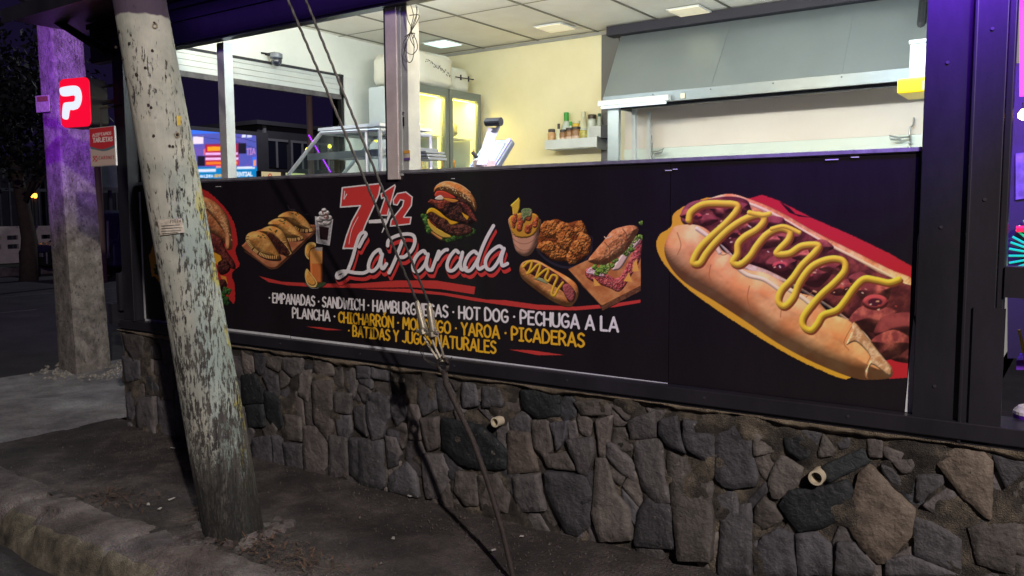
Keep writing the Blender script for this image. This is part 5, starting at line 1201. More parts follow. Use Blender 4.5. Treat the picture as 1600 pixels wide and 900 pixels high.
goods = [(.52, 2.42, 2.40, .10, .12, .055, 0, 'cream bag lying on the top shelf behind the nearer fridge door'), (.55, 2.36, 2.075, .09, .1, .06, 1, 'orange bag on the second shelf behind the nearer fridge door'), (.52, 2.56, 2.065, .08, .07, .05, 0, 'small cream bag beside the orange bag in the fridge'),
         (.6, 2.6, 1.735, .05, .05, .07, 2, 'green packet on the third shelf of the nearer fridge door'), (.6, 2.42, 1.73, .07, .08, .07, 3, 'grey packet on the third shelf of the nearer fridge door'), (.55, 2.9, 2.42, .1, .1, .07, 3, 'grey bag on the top shelf behind the farther fridge door'),
         (.58, 2.85, 2.08, .09, .08, .055, 1, 'orange packet on the second shelf behind the farther fridge door'), (.6, 3.0, 1.72, .07, .07, .06, 0, 'cream tub on the third shelf behind the farther fridge door'), (.62, 2.5, 1.85, .03, .03, .02, 4, 'small red lid seen through the nearer fridge door')]
for (x, y, z, a, b_, c, k, lab) in goods: lumpy(x, y, z, a, b_, c, FOOD[k], 'food_packet', lab, 'packet', 'packets in the fridge')

# styrofoam boxes wrapped in film on the fridge
SF = mat('white_styrofoam_wrap', (224, 224, 212), .45, var=.05, vscale=6, bump=.35, bscale=9)
lumpy(.49, 2.50, 2.925, .27, .30, .155, SF, 'styrofoam_bundle', 'large film-wrapped white bundle with black print on top of the fridge', 'bundle', amp=.16, sq=.34)
lumpy(.46, 3.02, 2.90, .2, .14, .12, SF, 'styrofoam_bundle', 'smaller white bundle behind the large one on the fridge', 'bundle', amp=.2, sq=.4)
bn2 = bpy.data.objects['styrofoam_bundle']
sc_ = MB()
for k in range(34):
    t = k/34; y = 2.36+.36*t; z = 2.985-.09*t+rng.uniform(-.022, .02); x = .765-.02*abs(t-.4); sc_.tube([(x, y, z), (x-.002, y+rng.uniform(.006, .02), z+rng.uniform(-.018, .018))], .0028, 4)
o = sc_.build('printed_brand_line', mat('black_print', (60, 60, 64), .7), bn2)
tag(MB().tube([(.72, 2.84, 2.90), (.72, 3.12, 2.91)], .006, 6).tube([(.72, 2.92, 2.88), (.72, 2.92, 2.93)], .008, 6).tube([(.72, 3.04, 2.88), (.72, 3.04, 2.93)], .008, 6).build('metal_skewer', STEELD), 'thin dark rod lying across the smaller white bundle', 'rod')
# display case
dt_ = thing('display_case', (1.7, .9, .83), 'glass food display case with slanted front at the left opening', 'display case')
yA, yB = .5, 1.0; pa = on(438, 284, 1, yA); pb = on(502, 208, 1, yA); pc_ = on(672, 201, 1, yB); zt_ = pb[2]
prof_ = [(pa[0]-.02, 1.8), (pb[0], zt_), (pc_[0], zt_-.01), (pc_[0], 1.8)]
cf = MB()
for y in (yA, yB): 
    for i in range(3): cf.tube([(prof_[i][0], y, prof_[i][1]), (prof_[i+1][0], y, prof_[i+1][1])], .014, 6)
for i in (1, 2): cf.tube([(prof_[i][0], yA, prof_[i][1]), (prof_[i][0], yB, prof_[i][1])], .014, 6)
cf.tube([(pc_[0]-.12, yA, zt_-.01), (pc_[0]-.12, yA, 1.8)], .012, 6)
cf.build('frame', ALU, dt_)
MB().box(pb[0]-.02, pc_[0]+.01, yA-.01, yB+.01, zt_+.014, zt_+.034).build('top_board', WHITE, dt_)
MB().box(pb[0]-.15, pc_[0]-.02, yA+.06, yB-.1, 2.0, 2.016).box(pb[0]-.17, pc_[0], yA+.02, yA+.035, 1.985, 2.03).build('shelf', STEEL, dt_)
MB().box(.95, pc_[0]+.01, yA-.005, yB+.005, .83, 1.80).build('base', STEEL, dt_)
g1 = MB(); g1.add([(p[0], yA-.002, p[1]) for p in prof_], [(0, 1, 2, 3)]); g1.add([(prof_[0][0]-.004, yA, prof_[0][1]), (prof_[1][0]-.004, yA, prof_[1][1]), (prof_[1][0]-.004, yB, prof_[1][1]), (prof_[0][0]-.004, yB, prof_[0][1])], [(0, 1, 2, 3)])
g1.build('glass', GLASS, dt_)
TR = mat('tray_food', (120, 96, 70), .7, var=.6, vscale=40)
for k in range(3):
    x = pb[0]+.02+.25*k; o = MB().box(x, x+.2, .62, .88, 2.017, 2.04).build('food_tray', STEEL, None, bevel=.004); tag(o, ['steel food tray on the display case shelf, nearest the slanted glass', 'steel food tray in the middle of the display case shelf', 'steel food tray on the display case shelf, nearest the worn post'][k], 'tray', 'trays in the display case')
# steel pans stacked by the post
pp = on(655, 245, 1, .45); 
for k in range(3):
    o = MB().box(pp[0]-.06, pp[0]+.1-.01*k, .42, .6, pp[2]-.02+.02*k, pp[2]-.006+.02*k).build('steel_pan', STEEL, bevel=.003); tag(o, ['lowest steel pan of the stack right of the worn post', 'middle steel pan of the stack right of the worn post', 'top steel pan of the stack right of the worn post'][k], 'pan', 'stacked steel pans')
# violet fairy-light string seen through the case
vt = thing('light_string', on(500, 212, 0, -.6), 'string of small violet lights slanting outside the side opening', 'string lights')
VB = mat('violet_bulb', (160, 40, 230), .4, emit=(170, 40, 255), estr=2.5); a_ = on(483, 212, 0, -.5); b_ = on(516, 268, 0, -.5)
vb_ = MB()
for t in np.linspace(0, 1, 22): p = a_+(b_-a_)*t; vb_.lathe(p[0], p[1], [(.002, p[2]-.009), (.008, p[2]), (.002, p[2]+.009)], 6)
vb_.build('bulbs', VB, vt); MB().tube([a_, b_, b_-np.array([0, 0, 1.6])], .003, 4).build('cord', WIRE, vt)
YB = mat('yellow_bulb', (230, 220, 60), .4, emit=(235, 225, 70), estr=1.6)
for (px, py, lab) in [(480, 234, 'small yellow bulb beside the slanted glass of the case'), (515, 229, 'small yellow bulb right of the violet string'), (569, 213, 'small yellow bulb under the case top, left of the worn post'), (588, 219, 'small yellow bulb nearest the worn post')]:
    p = on(px, py, 1, 1.62); o = MB().lathe(p[0], p[1], [(.002, p[2]-.018), (.016, p[2]-.008), (.018, p[2]+.004), (.008, p[2]+.018), (.002, p[2]+.022)], 10).build('yellow_bulb', YB, smooth=True); tag(o, lab, 'bulb', 'yellow bulbs in the display case')

# wire bundle on the worn post
wt = MB()
def wloop(pts, r=.0022): wt.tube([on(a_, b_, 1, y_) for (a_, b_), y_ in zip(crom(pts, False, 7), np.linspace(-.045, -.075, 999))], r, 5)
wloop([(634, 8), (637, 30), (643, 45), (637, 62), (632, 80), (638, 97), (645, 92), (647, 70), (643, 50), (650, 30), (652, 10)])
wloop([(642, 8), (646, 25), (642, 46), (650, 62), (652, 76), (644, 85), (634, 80), (630, 68), (638, 55), (648, 40), (655, 24), (640, 24)])
wloop([(650, 8), (651, 22), (643, 44), (641, 60), (648, 74)])
wloop([(645, 60), (648, 52), (638, 54), (632, 58)])
tag(wt.build('wire_bundle', WIRE), 'tangled coil of thin dark wire hanging from the beam at the worn post', 'wire')
# small poster on the post
o = thing('notice_sticker', on(638, 243, 1, -.012), 'tiny orange and violet sticker on the white side of the worn post', 'sticker'); p = on(638, 243, 1, -.014)
p = np.array([2.636, -.004, float(on(638, 243, 1, 0)[2])])
MB().box(2.615, 2.66, -.004, -.001, p[2]-.028, p[2]+.03).build('paper', PAP, o); MB().box(2.616, 2.659, -.0065, -.0045, p[2]+.012, p[2]+.028).build('print', mat('orange_print', (206, 150, 60), .6), o); MB().box(2.616, 2.659, -.0065, -.0045, p[2]-.026, p[2]-.012).build('print', mat('violet_print', (96, 70, 130), .6), o)
tag(MB().box(2.618, 2.628, -.013, -.0105, 2.09, 2.14).lathe(2.624, -.013, [(.004, 2.16), (.006, 2.164), (.004, 2.168)], 8).build('screw_slot', RUBBER, bt), None)

# contact grill with open lid
Yg = .85; G = lambda x, y, yy=Yg: on(x, y, 1, yy)
gt = thing('contact_grill', G(760, 275), 'steel contact grill standing open with its ribbed lid and arm raised', 'grill')
lid = [G(729, 264, Yg+.0), G(776, 262, Yg+.0), G(803, 217, Yg+.10), G(760, 219, Yg+.10)]
nl_ = np.cross(lid[1]-lid[0], lid[3]-lid[0]); nl_ /= np.linalg.norm(nl_); nl_ = nl_ if nl_@(CC-lid[0]) > 0 else -nl_
def rq(q4, r=.16, n=5):
    o_ = []
    for i in range(4):
        p, a_, b_ = q4[i], q4[i-1], q4[(i+1) % 4]; 
        for t in np.linspace(0, 1, n): o_.append((1-t)**2*(p+(a_-p)*r)+2*t*(1-t)*p+t*t*(p+(b_-p)*r))
    return o_
MB().prism(rq(lid), -nl_*.035).build('lid', mat('grill_steel', (112, 120, 124), .4, .5, var=.2), gt, bevel=.006)
cc = sum(lid)/4; MB().prism(rq([cc+(p-cc)*.72+nl_*.012 for p in lid]), -nl_*.011).build('lid_panel', mat('polished_steel', (92, 100, 104), .34, .6), gt, bevel=.004)
rbm = MB()
for k in (.12, .2, .8, .88): rbm.tube([lid[0]*(1-k)+lid[1]*k+nl_*.004, lid[3]*(1-k)+lid[2]*k+nl_*.004], .007, 6)
rbm.build('rib', mat('rib_steel', (136, 144, 148), .35, .5), gt)
arm_a, arm_b = G(752, 258, Yg-.16), G(771, 199, Yg-.1); w_ = CR*.034
MB().prism([arm_a-w_, arm_a+w_, arm_b+w_, arm_b-w_], CFW*.03).build('arm', ALU, gt, bevel=.004)
MB().tube([G(760, 191, Yg-.12), G(783, 190, Yg-.12)], .026, 14).build('handle', STEELD, gt, smooth=False); MB().tube([G(781, 193, Yg-.1), G(776, 204, Yg-.1), G(769, 205, Yg-.1)], .012, 8).build('handle_bracket', STEEL, gt)
a_ = G(739, 250, Yg-.15); b_ = G(757, 290, Yg-.15); MB().box(a_[0], b_[0], Yg-.15, Yg-.03, 1.5, a_[2]).build('pillar', mat('pinkish_steel', (196, 176, 168), .4, .2), gt, bevel=.004)
a_ = G(758, 262, Yg-.1); b_ = G(768, 290, Yg-.1); MB().box(a_[0], b_[0], Yg-.1, Yg, 1.5, a_[2]).box(a_[0]-.4, b_[0]+.3, Yg-.1, Yg+.5, 1.0, 1.6).build('base', STEEL, gt)
MB().tube([G(738, 238, Yg-.17), G(745, 246, Yg-.17)], .012, 8).build('knob', STEELD, gt)

# wall shelf and what stands on it
SY = 3.085; sl_, sr_ = on(851, 228, 1, SY), on(932, 222, 1, SY); szt = float((on(851, 220, 1, SY)[2]+on(932, 213, 1, SY)[2])/2); szb = szt-.085
wst = thing('wall_shelf', ((sl_+sr_)/2), 'pale steel tray shelf of condiments on the cream wall', 'shelf')
MB().box(sl_[0], sr_[0], SY, SY+.005, szb, szt).box(sl_[0], sr_[0], SY+.006, 3.278, szb, szb+.006).box(sl_[0], sl_[0]+.005, SY+.006, 3.278, szb+.007, szt).build('tray', ALU, wst)
MB().box(sr_[0]+.001, sr_[0]+.006, SY-.002, 3.278, szb-.02, szt+.01).box(sr_[0]-.09, sr_[0]+.03, SY+.03, SY+.035, szt, szt+.1).build('bracket', STEEL, wst)
MB().box(sr_[0]+.031, sr_[0]+.1, SY+.02, 3.278, szt-.01, szt+.1).build('side_box', STEELD, wst)
def jar(px, w, ztop_, zbase, y, body, lidm, prof, name, lab, lid_h=.03, label=None):
    c = on(px, 210, 1, y); r = w/2; h = ztop_-zbase; t_ = thing(name, (c[0], y, zbase), lab, name.replace('_', ' '), 'condiments on the wall shelf')
    if prof == 'jar': P_ = [(r*.9, 0), (r, .006), (r, h-lid_h-.012), (r*.82, h-lid_h)]; lr = r*.88
    else: P_ = [(r*.9, 0), (r, .006), (r, h*.5), (r*.55, h*.72), (r*.35, h-lid_h)]; lr = r*.42
    MB().lathe(c[0], y, [(a_, zbase+b_) for a_, b_ in P_], 16).build('body', body, t_, smooth=False)
    MB().lathe(c[0], y, [(lr, ztop_-lid_h+.001), (lr, ztop_-.003), (lr*(.85 if prof == 'jar' else .4), ztop_)], 14).build('lid', lidm, t_)
    if label: MB().lathe(c[0], y, [(r+.0015, zbase+h*.2), (r+.0015, zbase+h*.55)], 16).build('paper_label', label, t_)
JB = mat('spice_brown', (150, 108, 70), .4, var=.3, vscale=60); JD = mat('dark_sauce', (84, 48, 36), .3); CL = mat('frosted_plastic', (206, 206, 178), .35); CLR = mat('pale_clear_plastic', (190, 200, 192), .25)
LD = mat('dark_lid', (58, 50, 50), .4); LG = mat('green_lid', (40, 150, 50), .4); LY = mat('yellow_lid', (224, 186, 60), .4); LDG = mat('deep_green_lid', (30, 90, 70), .4); PL = mat('cream_label', (222, 196, 176), .6, var=.3, vscale=60); OJ = mat('pale_orange_filling', (206, 160, 110), .4, var=.3, vscale=50)
z0_ = szb+.008
def zz(py, y): return float(on(900, py, 1, y)[2])
yf, yb_ = 3.145, 3.225
jar(862, .075, zz(199, yf), z0_, yf, OJ, LD, 'jar', 'spice_jar', 'dark-lidded jar of orange spice at the left end of the shelf')
jar(873, .062, zz(191, yf), z0_, yf, CL, LD, 'bottle', 'squeeze_bottle', 'cream squeeze bottle with dark spout, second from the left on the shelf', .05)
jar(885, .11, zz(174, yb_), z0_, yb_, CLR, LG, 'bottle', 'sauce_bottle', 'tallest bottle on the shelf with bright green spout', .08)
jar(880, .07, zz(201, yf), z0_, yf, JB, LD, 'jar', 'spice_jar', 'brown spice jar in front of the tall green-spouted bottle', .025, PL)
jar(890, .078, zz(199, yf), z0_, yf, JB, LD, 'jar', 'spice_jar', 'middle brown jar with cream and red label in the front row', .025, PL)
jar(900.5, .085, zz(198, yf), z0_, yf, JB, LD, 'jar', 'spice_jar', 'rightmost of the brown labelled jars in the front row', .025, PL)
jar(892, .06, zz(189, yb_), z0_, yb_, CLR, LG, 'bottle', 'sauce_bottle', 'small bottle with green cap behind the middle brown jar', .04)
jar(901, .075, zz(189, yb_), z0_, yb_, LY, CL, 'jar', 'spice_jar', 'yellow jar with pale lid in the back row', .025)
jar(911.5, .10, zz(175, yb_), z0_, yb_, CL, CL, 'bottle', 'squeeze_bottle', 'large frosted cream bottle in the back row', .05)
jar(912.5, .088, zz(202, yf), z0_, yf, mat('olive_filling', (196, 184, 90), .4, var=.5, vscale=40), CLR, 'jar', 'spice_jar', 'squat jar of olive green filling at the right of the front row', .015)
jar(921, .045, zz(201, yf), z0_, yf, CLR, CLR, 'jar', 'spice_jar', 'small clear jar beside the squat olive jar', .015)
jar(925, .085, zz(181, yb_), z0_, yb_, CLR, LD, 'jar', 'spice_jar', 'tall clear jar with black lid near the hood', .04)
jar(936.5, .07, zz(180, yb_), z0_+.0, yb_, CLR, LDG, 'bottle', 'sauce_bottle', 'clear bottle with dark green cap at the right end of the shelf', .03)

# ================================================================ HOOD
ht = thing('extractor_hood', (3.6, 2.9, 2.4), 'large grey steel extractor hood with a sloping front over the cooking wall', 'hood')

HM = mat('dull_stainless', (160, 170, 174), .36, .6, col2=(150, 160, 164), vscale=.8, bump=.06, bscale=4)
yl = 2.72; zl1, zl0 = 2.565, 2.483; xl, xr = on(943, 148, 1, yl)[0], 5.25; xt = on(970, 63, 1, 3.2)[0]
zt2 = 3.145
h = MB(); h.add([(xl, yl, zl1), (xr, yl, zl1), (xr, 3.2, zt2), (xt, 3.2, zt2), (xl, 3.27, zl1), (xt, 3.27, zt2), (xr, 3.27, zt2), (xr, 3.27, zl1)], [(0, 1, 2, 3), (0, 3, 5, 4), (3, 2, 6, 5), (1, 7, 6, 2)])
h.build('canopy', HM, ht)
h = MB().box(xl, xr, yl-.004, yl+.03, zl0, zl1-.001).box(xl, xl+.03, yl+.031, 3.27, zl0, zl1-.001); h.build('lip', mat('lip_stainless', (118, 128, 134), .4, .5, var=.1), ht)
MB().box(xl+.031, xr, yl+.031, 3.27, zl1-.03, zl1-.005).build('filter', STEELD, ht)
MB().box(xl+.04, xr, yl+.10, yl+.13, zl0-.02, zl0+.03).build('grease_rail', STEELD, ht)
lf = thing('batten_lamp', (xl+.2, yl-.04, zl0), 'white fluorescent batten fixed to the left end of the hood lip', 'lamp')
b0 = on(1045, 152, 1, yl-.05)[0]
MB().box(xl-.02, b0, yl-.06, yl-.006, zl0+.0, zl0+.042).build('housing', WHITE, lf); MB().tube([(xl, yl-.035, zl0-.012), (b0-.03, yl-.035, zl0-.012)], .012, 8).build('tube', mat('faint_glow_tube', (236, 240, 240), .3, emit=(220, 240, 255), estr=.5), lf)  # the tube's faint glow is put into its material
p = on(1067, 150, 1, yl-.006); tag(MB().box(p[0]-.018, p[0]+.018, yl-.016, yl-.0045, p[2]-.02, p[2]+.02).build('switch_tag', mat('cream_tag', (222, 216, 196), .6), bevel=.003), 'tiny cream square tag on the hood lip', 'tag')
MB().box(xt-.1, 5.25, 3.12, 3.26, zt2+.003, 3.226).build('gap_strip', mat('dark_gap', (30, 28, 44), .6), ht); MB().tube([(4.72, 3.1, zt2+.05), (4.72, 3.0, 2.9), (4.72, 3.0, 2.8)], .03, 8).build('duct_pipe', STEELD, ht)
# legs and splashback
MB().box(xl+.03, xl+.13, yl+.02, yl+.06, .83, zl0-.001).build('side_post', HM, ht); MB().box(xl+.16, xl+.19, yl+.2, yl+.24, .83, zl0-.001).box(xl+.21, xl+.24, 3.1, 3.13, .83, zl0-.021).build('side_rail', ALU, ht)
MB().box(2.06, 2.235, 3.262, 3.278, .9, 3.195).build('wall_shade_strip', mat('grey_wall_shade', (96, 96, 96), .5), bt)  # dark strip painted for the wall's shading beside the hood
MB().box(2.3, 5.25, 3.255, 3.2785, 2.165, 2.62).build('splashback_upper', mat('pinkish_tile_panel', (224, 216, 206), .45, col2=(216, 206, 196), vscale=1.2), bt)
MB().box(2.3, 5.25, 3.25, 3.2785, .9, 2.1635).build('splashback_lower', mat('greenish_steel_panel', (208, 218, 210), .4, .1, col2=(198, 210, 202), vscale=1.5), bt)
MB().box(2.55, 5.2, 3.24, 3.2495, 2.055, 2.06).build('splashback_ledge', ALU, bt)
for (px, py, s_, lab) in [(1018, 235, 1, 'bent steel wall tap at the left of the splashback'), (1421, 212, -1, 'bent steel wall tap at the right of the splashback')]:
    p = on(px, py, 1, 3.2); x, z = p[0], p[2]; t_ = thing('wall_tap', (x, 3.24, z), lab, 'tap', 'taps on the splashback')
    MB().tube([(x, 3.235, z-.07), (x, 3.225, z-.02), (x, 3.2, z+.01), (x, 3.21, z+.06), (x-.02*s_, 3.22, z+.075), (x-.02*s_, 3.235, z+.13)], .007, 7).build('pipe', STEEL, t_)
    MB().tube([(x, 3.2, z-.01), (x+.07*s_, 3.17, z-.012), (x+.13*s_, 3.16, z+.005), (x+.12*s_, 3.16, z-.022), (x+.05*s_, 3.18, z-.028)], .007, 7).build('lever', STEEL, t_)
    MB().lathe(x, 3.225, [(.014, z-.09), (.014, z-.075)], 10).lathe(x, 3.225, [(.012, z-.055), (.012, z-.045)], 10).build('fitting', STEEL, t_)
for k in range(5): 
    x = xl+.45+.48*k; a_ = np.array([x, yl, zl1]); b_ = np.array([x*.985+.03, 3.2, zt2]); n_h = np.cross([1, 0, 0], b_-a_); n_h = n_h/np.linalg.norm(n_h); n_h = n_h if n_h[1] < 0 else -n_h
    if k in (1, 3): MB().tube([a_+n_h*.001, b_+n_h*.001], .0025, 4).build('seam', HM, ht)
    MB().tube([(x, yl-.0045, zl1-.02), (x, yl-.008, zl1-.02)], .006, 8).build('rivet', STEELD, ht)
# grime and screws
gm = MB()
for (px, py) in [(1187, 86), (1028, 199), (1228, 218), (1267, 82)]: p = on(px, py, 1, 3.0 if py < 150 else 3.235); gm.lathe(p[0], p[1], [(.004, p[2]-.005), (.007, p[2]), (.004, p[2]+.005)], 8)
# container on the yellow tray
Yk = 1.25; a_ = on(1402, 124, 1, Yk); b_ = on(1460, 145, 1, Yk); c_ = on(1422, 63, 1, Yk+.02)
yt_ = thing('yellow_tray', (a_[0], Yk, b_[2]), 'glossy yellow tray fixed to the right wall beside the hood', 'tray')
MB().box(a_[0], 5.3, Yk, Yk+.3, b_[2]+.01, a_[2]).build('tray', mat('yellow_plastic', (240, 204, 20), .35), yt_, bevel=.008); MB().box(a_[0]+.12, 5.2, Yk-.004, Yk-.0005, b_[2]+.02, a_[2]-.018).build('worn_patch', mat('worn_yellow_grey', (196, 190, 150), .5, var=.3, vscale=12), yt_)
pt2 = thing('plastic_container', (c_[0]+.12, Yk+.12, a_[2]), 'white lidded plastic container standing on the yellow tray', 'container')
MB().box(c_[0], c_[0]+.3, Yk+.02, Yk+.22, a_[2]+.001, c_[2]-.02).build('body', CLR, pt2, bevel=.008); MB().box(c_[0]-.005, c_[0]+.305, Yk+.015, Yk+.225, c_[2]-.019, c_[2]).build('lid', WHITE, pt2, bevel=.004)
MB().box(c_[0]+.085, c_[0]+.11, Yk+.012, Yk+.0195, a_[2]+.05, c_[2]-.03).build('handle', WHITE, pt2)

# ================================================================ RIGHT EDGE: the next stall
def slab_at(name, pts, y, mat_, thick=.03):
    return MB().prism([on(a_, b_, 1, y) for a_, b_ in pts], (0, thick, 0)).build(name, mat_)
ngp = thing('neon_panel', on(1600, 400, 1, .6), 'dark panel with green neon rays at the right edge of the picture', 'panel')
o = slab_at('board', [(1574, 100), (1700, 90), (1700, 560), (1574, 560)], .7, mat('dark_panel', (34, 28, 50), .5)); o.parent = ngp; o.matrix_parent_inverse = ngp.matrix_basis.inverted()
NG = mat('green_neon', (20, 200, 130), .4, emit=(20, 190, 120), estr=.45); NR = mat('red_neon', (220, 30, 60), .4, emit=(230, 30, 60), estr=.9)
nb_ = MB(); hub = (1640, 400)
for k in range(19):
    t = math.radians(104+k*8.5+rng.uniform(-1.5, 1.5)); p1_ = (hub[0]+14*math.cos(t), hub[1]-14*math.sin(t)); p2_ = (hub[0]+64*math.cos(t), hub[1]-72*math.sin(t)); nb_.tube([on(*p1_, 1, .68), on(*p2_, 1, .68)], .005, 5)
nb_.build('green_ray', NG, ngp); MB().tube([on(1588, 358, 1, .67), on(1650, 356, 1, .67)], .014, 6).build('red_line', NR, ngp)
MB().prism([on(a_, b_, 1, .69) for a_, b_ in [(1587, 240), (1620, 236), (1620, 308), (1587, 312)]], (0, .01, 0)).build('grey_picture', mat('grey_picture', (120, 110, 150), .5, var=.6, vscale=14), ngp)
scf = thing('street_bulb', on(1600, 180, 1, .4), 'glaring orange-white bulb at the right edge beside the violet tube', 'lamp')
p = on(1599, 180, 1, .45); MB().lathe(p[0], p[1], [(.004, p[2]-.02), (.018, p[2]-.01), (.02, p[2]+.006), (.008, p[2]+.024)], 12).build('glass', mat('glowing_bulb', (255, 200, 120), .4, emit=(255, 190, 90), estr=14), scf, smooth=True)
MB().lathe(p[0], p[1], [(.009, p[2]+.0245), (.009, p[2]+.05)], 10).build('socket', RUBBER, scf)
vtube = thing('violet_tube', on(1599, 60, 1, .4), 'vertical violet neon tube at the upper right edge', 'neon tube'); MB().tube([on(1601, -30, 1, .5), on(1600, 150, 1, .5)], .016, 8).build('tube', mat('violet_neon', (200, 60, 220), .4, emit=(190, 60, 255), estr=2.2), vtube); hp_ = on(1601, 60, 1, .53); MB().box(hp_[0]-.008, hp_[0]+.008, .52, .54, 2.2, 3.0).build('holder', RUBBER, vtube)
tub = thing('violet_tub', on(1605, 670, 1, .1), 'violet tub with a crumpled white liner on the sill at the right edge', 'tub')
tb = on(1612, 660, 1, .16); z0t, z1t = on(1590, 670, 1, .16)[2], on(1590, 645, 1, .16)[2]
rr_ = abs(tb[0]-on(1582, 660, 1, .16)[0]); MB().lathe(tb[0], .16, [(rr_*.9, z0t), (rr_, z1t)], 28).build('body', mat('violet_plastic', (96, 40, 190), .4, var=.3, vscale=9), tub)
MB().lathe(tb[0], .16, [(rr_*1.01, z1t+.001), (rr_*1.0, z1t+.012), (rr_*.75, z1t+.03), (rr_*.3, z1t+.04)], 28).build('liner', mat('white_liner', (214, 208, 224), .6, bump=.5, bscale=20), tub)
tag(MB().prism([on(a_, b_, 1, .3) for a_, b_ in [(1590, 516), (1594, 516), (1604, 560), (1600, 566)]], (0, .03, 0)).build('yellow_stick', mat('yellow_stick', (220, 200, 50), .5)), 'short yellow stick leaning below the black cross rail', 'stick')
tag(MB().prism([on(a_, b_, 1, .32) for a_, b_ in [(1588, 563), (1620, 560), (1620, 578), (1588, 578)]], (0, .2, 0)).build('violet_box', mat('violet_box', (110, 50, 190), .5, var=.4, vscale=20)), 'small violet box under the yellow stick', 'box')
tag(MB().box(5.6, 6.6, .3, .55, .5, on(1600, 580, 1, .32)[2]-.005).build('stall_counter', BLK), 'black counter of the next stall behind the cross rail', 'counter')

# ================================================================ ACROSS THE STREET
DKB = mat('night_facade', (58, 56, 62), .8, var=.3, vscale=.8); DKG = mat('dark_window', (24, 26, 36), .15); FRM = mat('dim_frame', (110, 108, 112), .6)
# LED advertising screen
XS = -21.0; q_ = [(290, 212), (400, 203), (401, 279), (290, 280)]; ws = [on(a_, b_, 0, XS) for a_, b_ in q_]
y0s, y1s = ws[0][1], (ws[1][1]+ws[2][1])/2; z0s, z1s = (ws[2][2]+ws[3][2])/2, (ws[0][2]+ws[1][2])/2
y0s -= 1.2
scr = thing('led_billboard', (XS, (y0s+y1s)/2, 0), 'bright LED advertising screen with red and yellow text blocks across the street', 'billboard')
cv = Canvas((XS, y0s, z0s), (0, 1, 0), (0, 0, 1), y1s-y0s, z1s-z0s, .03)
q = lambda *p: [(290+a_/6.4, 180+b_/6.4) for a_, b_ in p]
cv.poly([(200, 100), (450, 100), (450, 330), (200, 330)], (84, 92, 190), smooth=False, col2=(120, 90, 190), vs=.05)
cv.poly(q((0, 0), (330, 150), (330, 180), (60, 190), (0, 200)), (60, 120, 255), smooth=False)
cv.poly(q((-200, 520), (720, 520), (720, 640), (-200, 640)), (0, 130, 200), smooth=False)
cv.poly(q((190, 290), (530, 280), (525, 500), (195, 505)), (150, 40, 90), smooth=False)
for (x0, y0, x1, y1, c_) in [(70, 215, 175, 290, (255, 235, 255)), (215, 315, 350, 360, (255, 170, 30)), (440, 310, 495, 340, (255, 150, 30)), (195, 375, 520, 400, (255, 190, 255)), (195, 425, 525, 450, (255, 200, 255)), (200, 465, 520, 495, (255, 130, 40)), (300, 505, 350, 530, (255, 150, 150)), (120, 540, 300, 570, (235, 235, 255)), (510, 515, 690, 540, (235, 240, 255)), (560, 195, 600, 225, (235, 235, 255)), (610, 195, 660, 225, (220, 225, 255)), (665, 420, 700, 520, (60, 120, 255)), (675, 450, 700, 510, (255, 160, 120)), (175, 340, 195, 400, (230, 110, 140))]:
    cv.poly(q((x0, y0), (x1, y0-4), (x1, y1-4), (x0, y1)), c_, smooth=False)
for (x0, y0, x1, y1, c_) in [(208, 308, 352, 366, (240, 20, 40)), (436, 303, 500, 347, (240, 20, 40)), (196, 458, 525, 500, (240, 20, 60))]: cv.stroke(q((x0, y0), (x1, y0), (x1, y1), (x0, y1), (x0, y0)), 1.2, c_, smooth=False)
write(cv, 'TIA', (385, 242), (398, 240.5), 9, 9, (200, 140, 210), .16); write(cv, 'TENTIAL', (367, 275.2), (393.5, 274.5), 5.4, 5.6, (250, 245, 255), .3)
write(cv, 'EN LINEA', (312, 277.5), (332, 276.6), 3.4, 3.4, (250, 240, 255), .3); write(cv, 'SIEMPRE', (334, 276.6), (348, 276.2), 3.4, 3.4, (255, 190, 110), .3)
for (x0, y0, x1, y1) in [(525, 280, 602, 384), (115, 408, 190, 508)]: cv.poly(q((x0, y0), (x1, y0), (x1, y1), (x0, y1)), (22, 16, 40), smooth=False)
for p_ in [[(450, 200), (700, 270)], [(120, 210), (540, 275)], [(450, 170), (560, 185), (700, 200)], [(600, 300), (700, 330)]]: cv.stroke(q(*p_), .35, (40, 36, 80))
cv.mesh('screen', attr_mat('led_screen', .5, emit=1.0), scr, (1, 0, 0), .02, full=True)
MB().box(XS-.6, XS-.01, y0s-.2, y1s+.6, z0s-.3, z1s+.15).build('cabinet', DKB, scr); MB().box(XS-.5, XS-.1, (y0s+y1s)/2-.2, (y0s+y1s)/2+.2, -.2, z0s-.31).build('mast', DKB, scr)
# dark building with barred windows
XB = -23.0; bl = on(402, 195, 0, XB); br = on(560, 200, 0, XB); 
bd = thing('dark_building', (XB-3, (bl[1]+br[1])/2, 0), 'unlit two-storey building with dark windows right of the advertising screen', 'building')
MB().box(XB-6, XB, bl[1], br[1]+4, -.2, bl[2]).box(XB-6.2, XB+.25, bl[1]-.2, br[1]+4.2, bl[2]+.01, bl[2]+.18).build('wall', DKB, bd)
ca_ = on(408, 200, 0, XB)[1]; 
for k in range(3):
    y0_ = on(415+k*40, 240, 0, XB)[1]; y1_ = on(447+k*40, 240, 0, XB)[1]; z1_ = on(430, 221, 0, XB)[2]; z0_2 = on(430, 262, 0, XB)[2]
    w_ = MB().box(XB+.005, XB+.05, y0_, y1_, z0_2, z1_).build('window', DKG, bd); ym_ = (y0_+y1_)/2
    MB().box(XB+.051, XB+.09, y0_-.06, y1_+.06, z1_, z1_+.1).box(XB+.051, XB+.09, ym_-.04, ym_+.04, z0_2, z1_-.002).box(XB+.051, XB+.09, y0_-.05, y0_+.03, z0_2, z1_-.002).build('frame', FRM, w_)
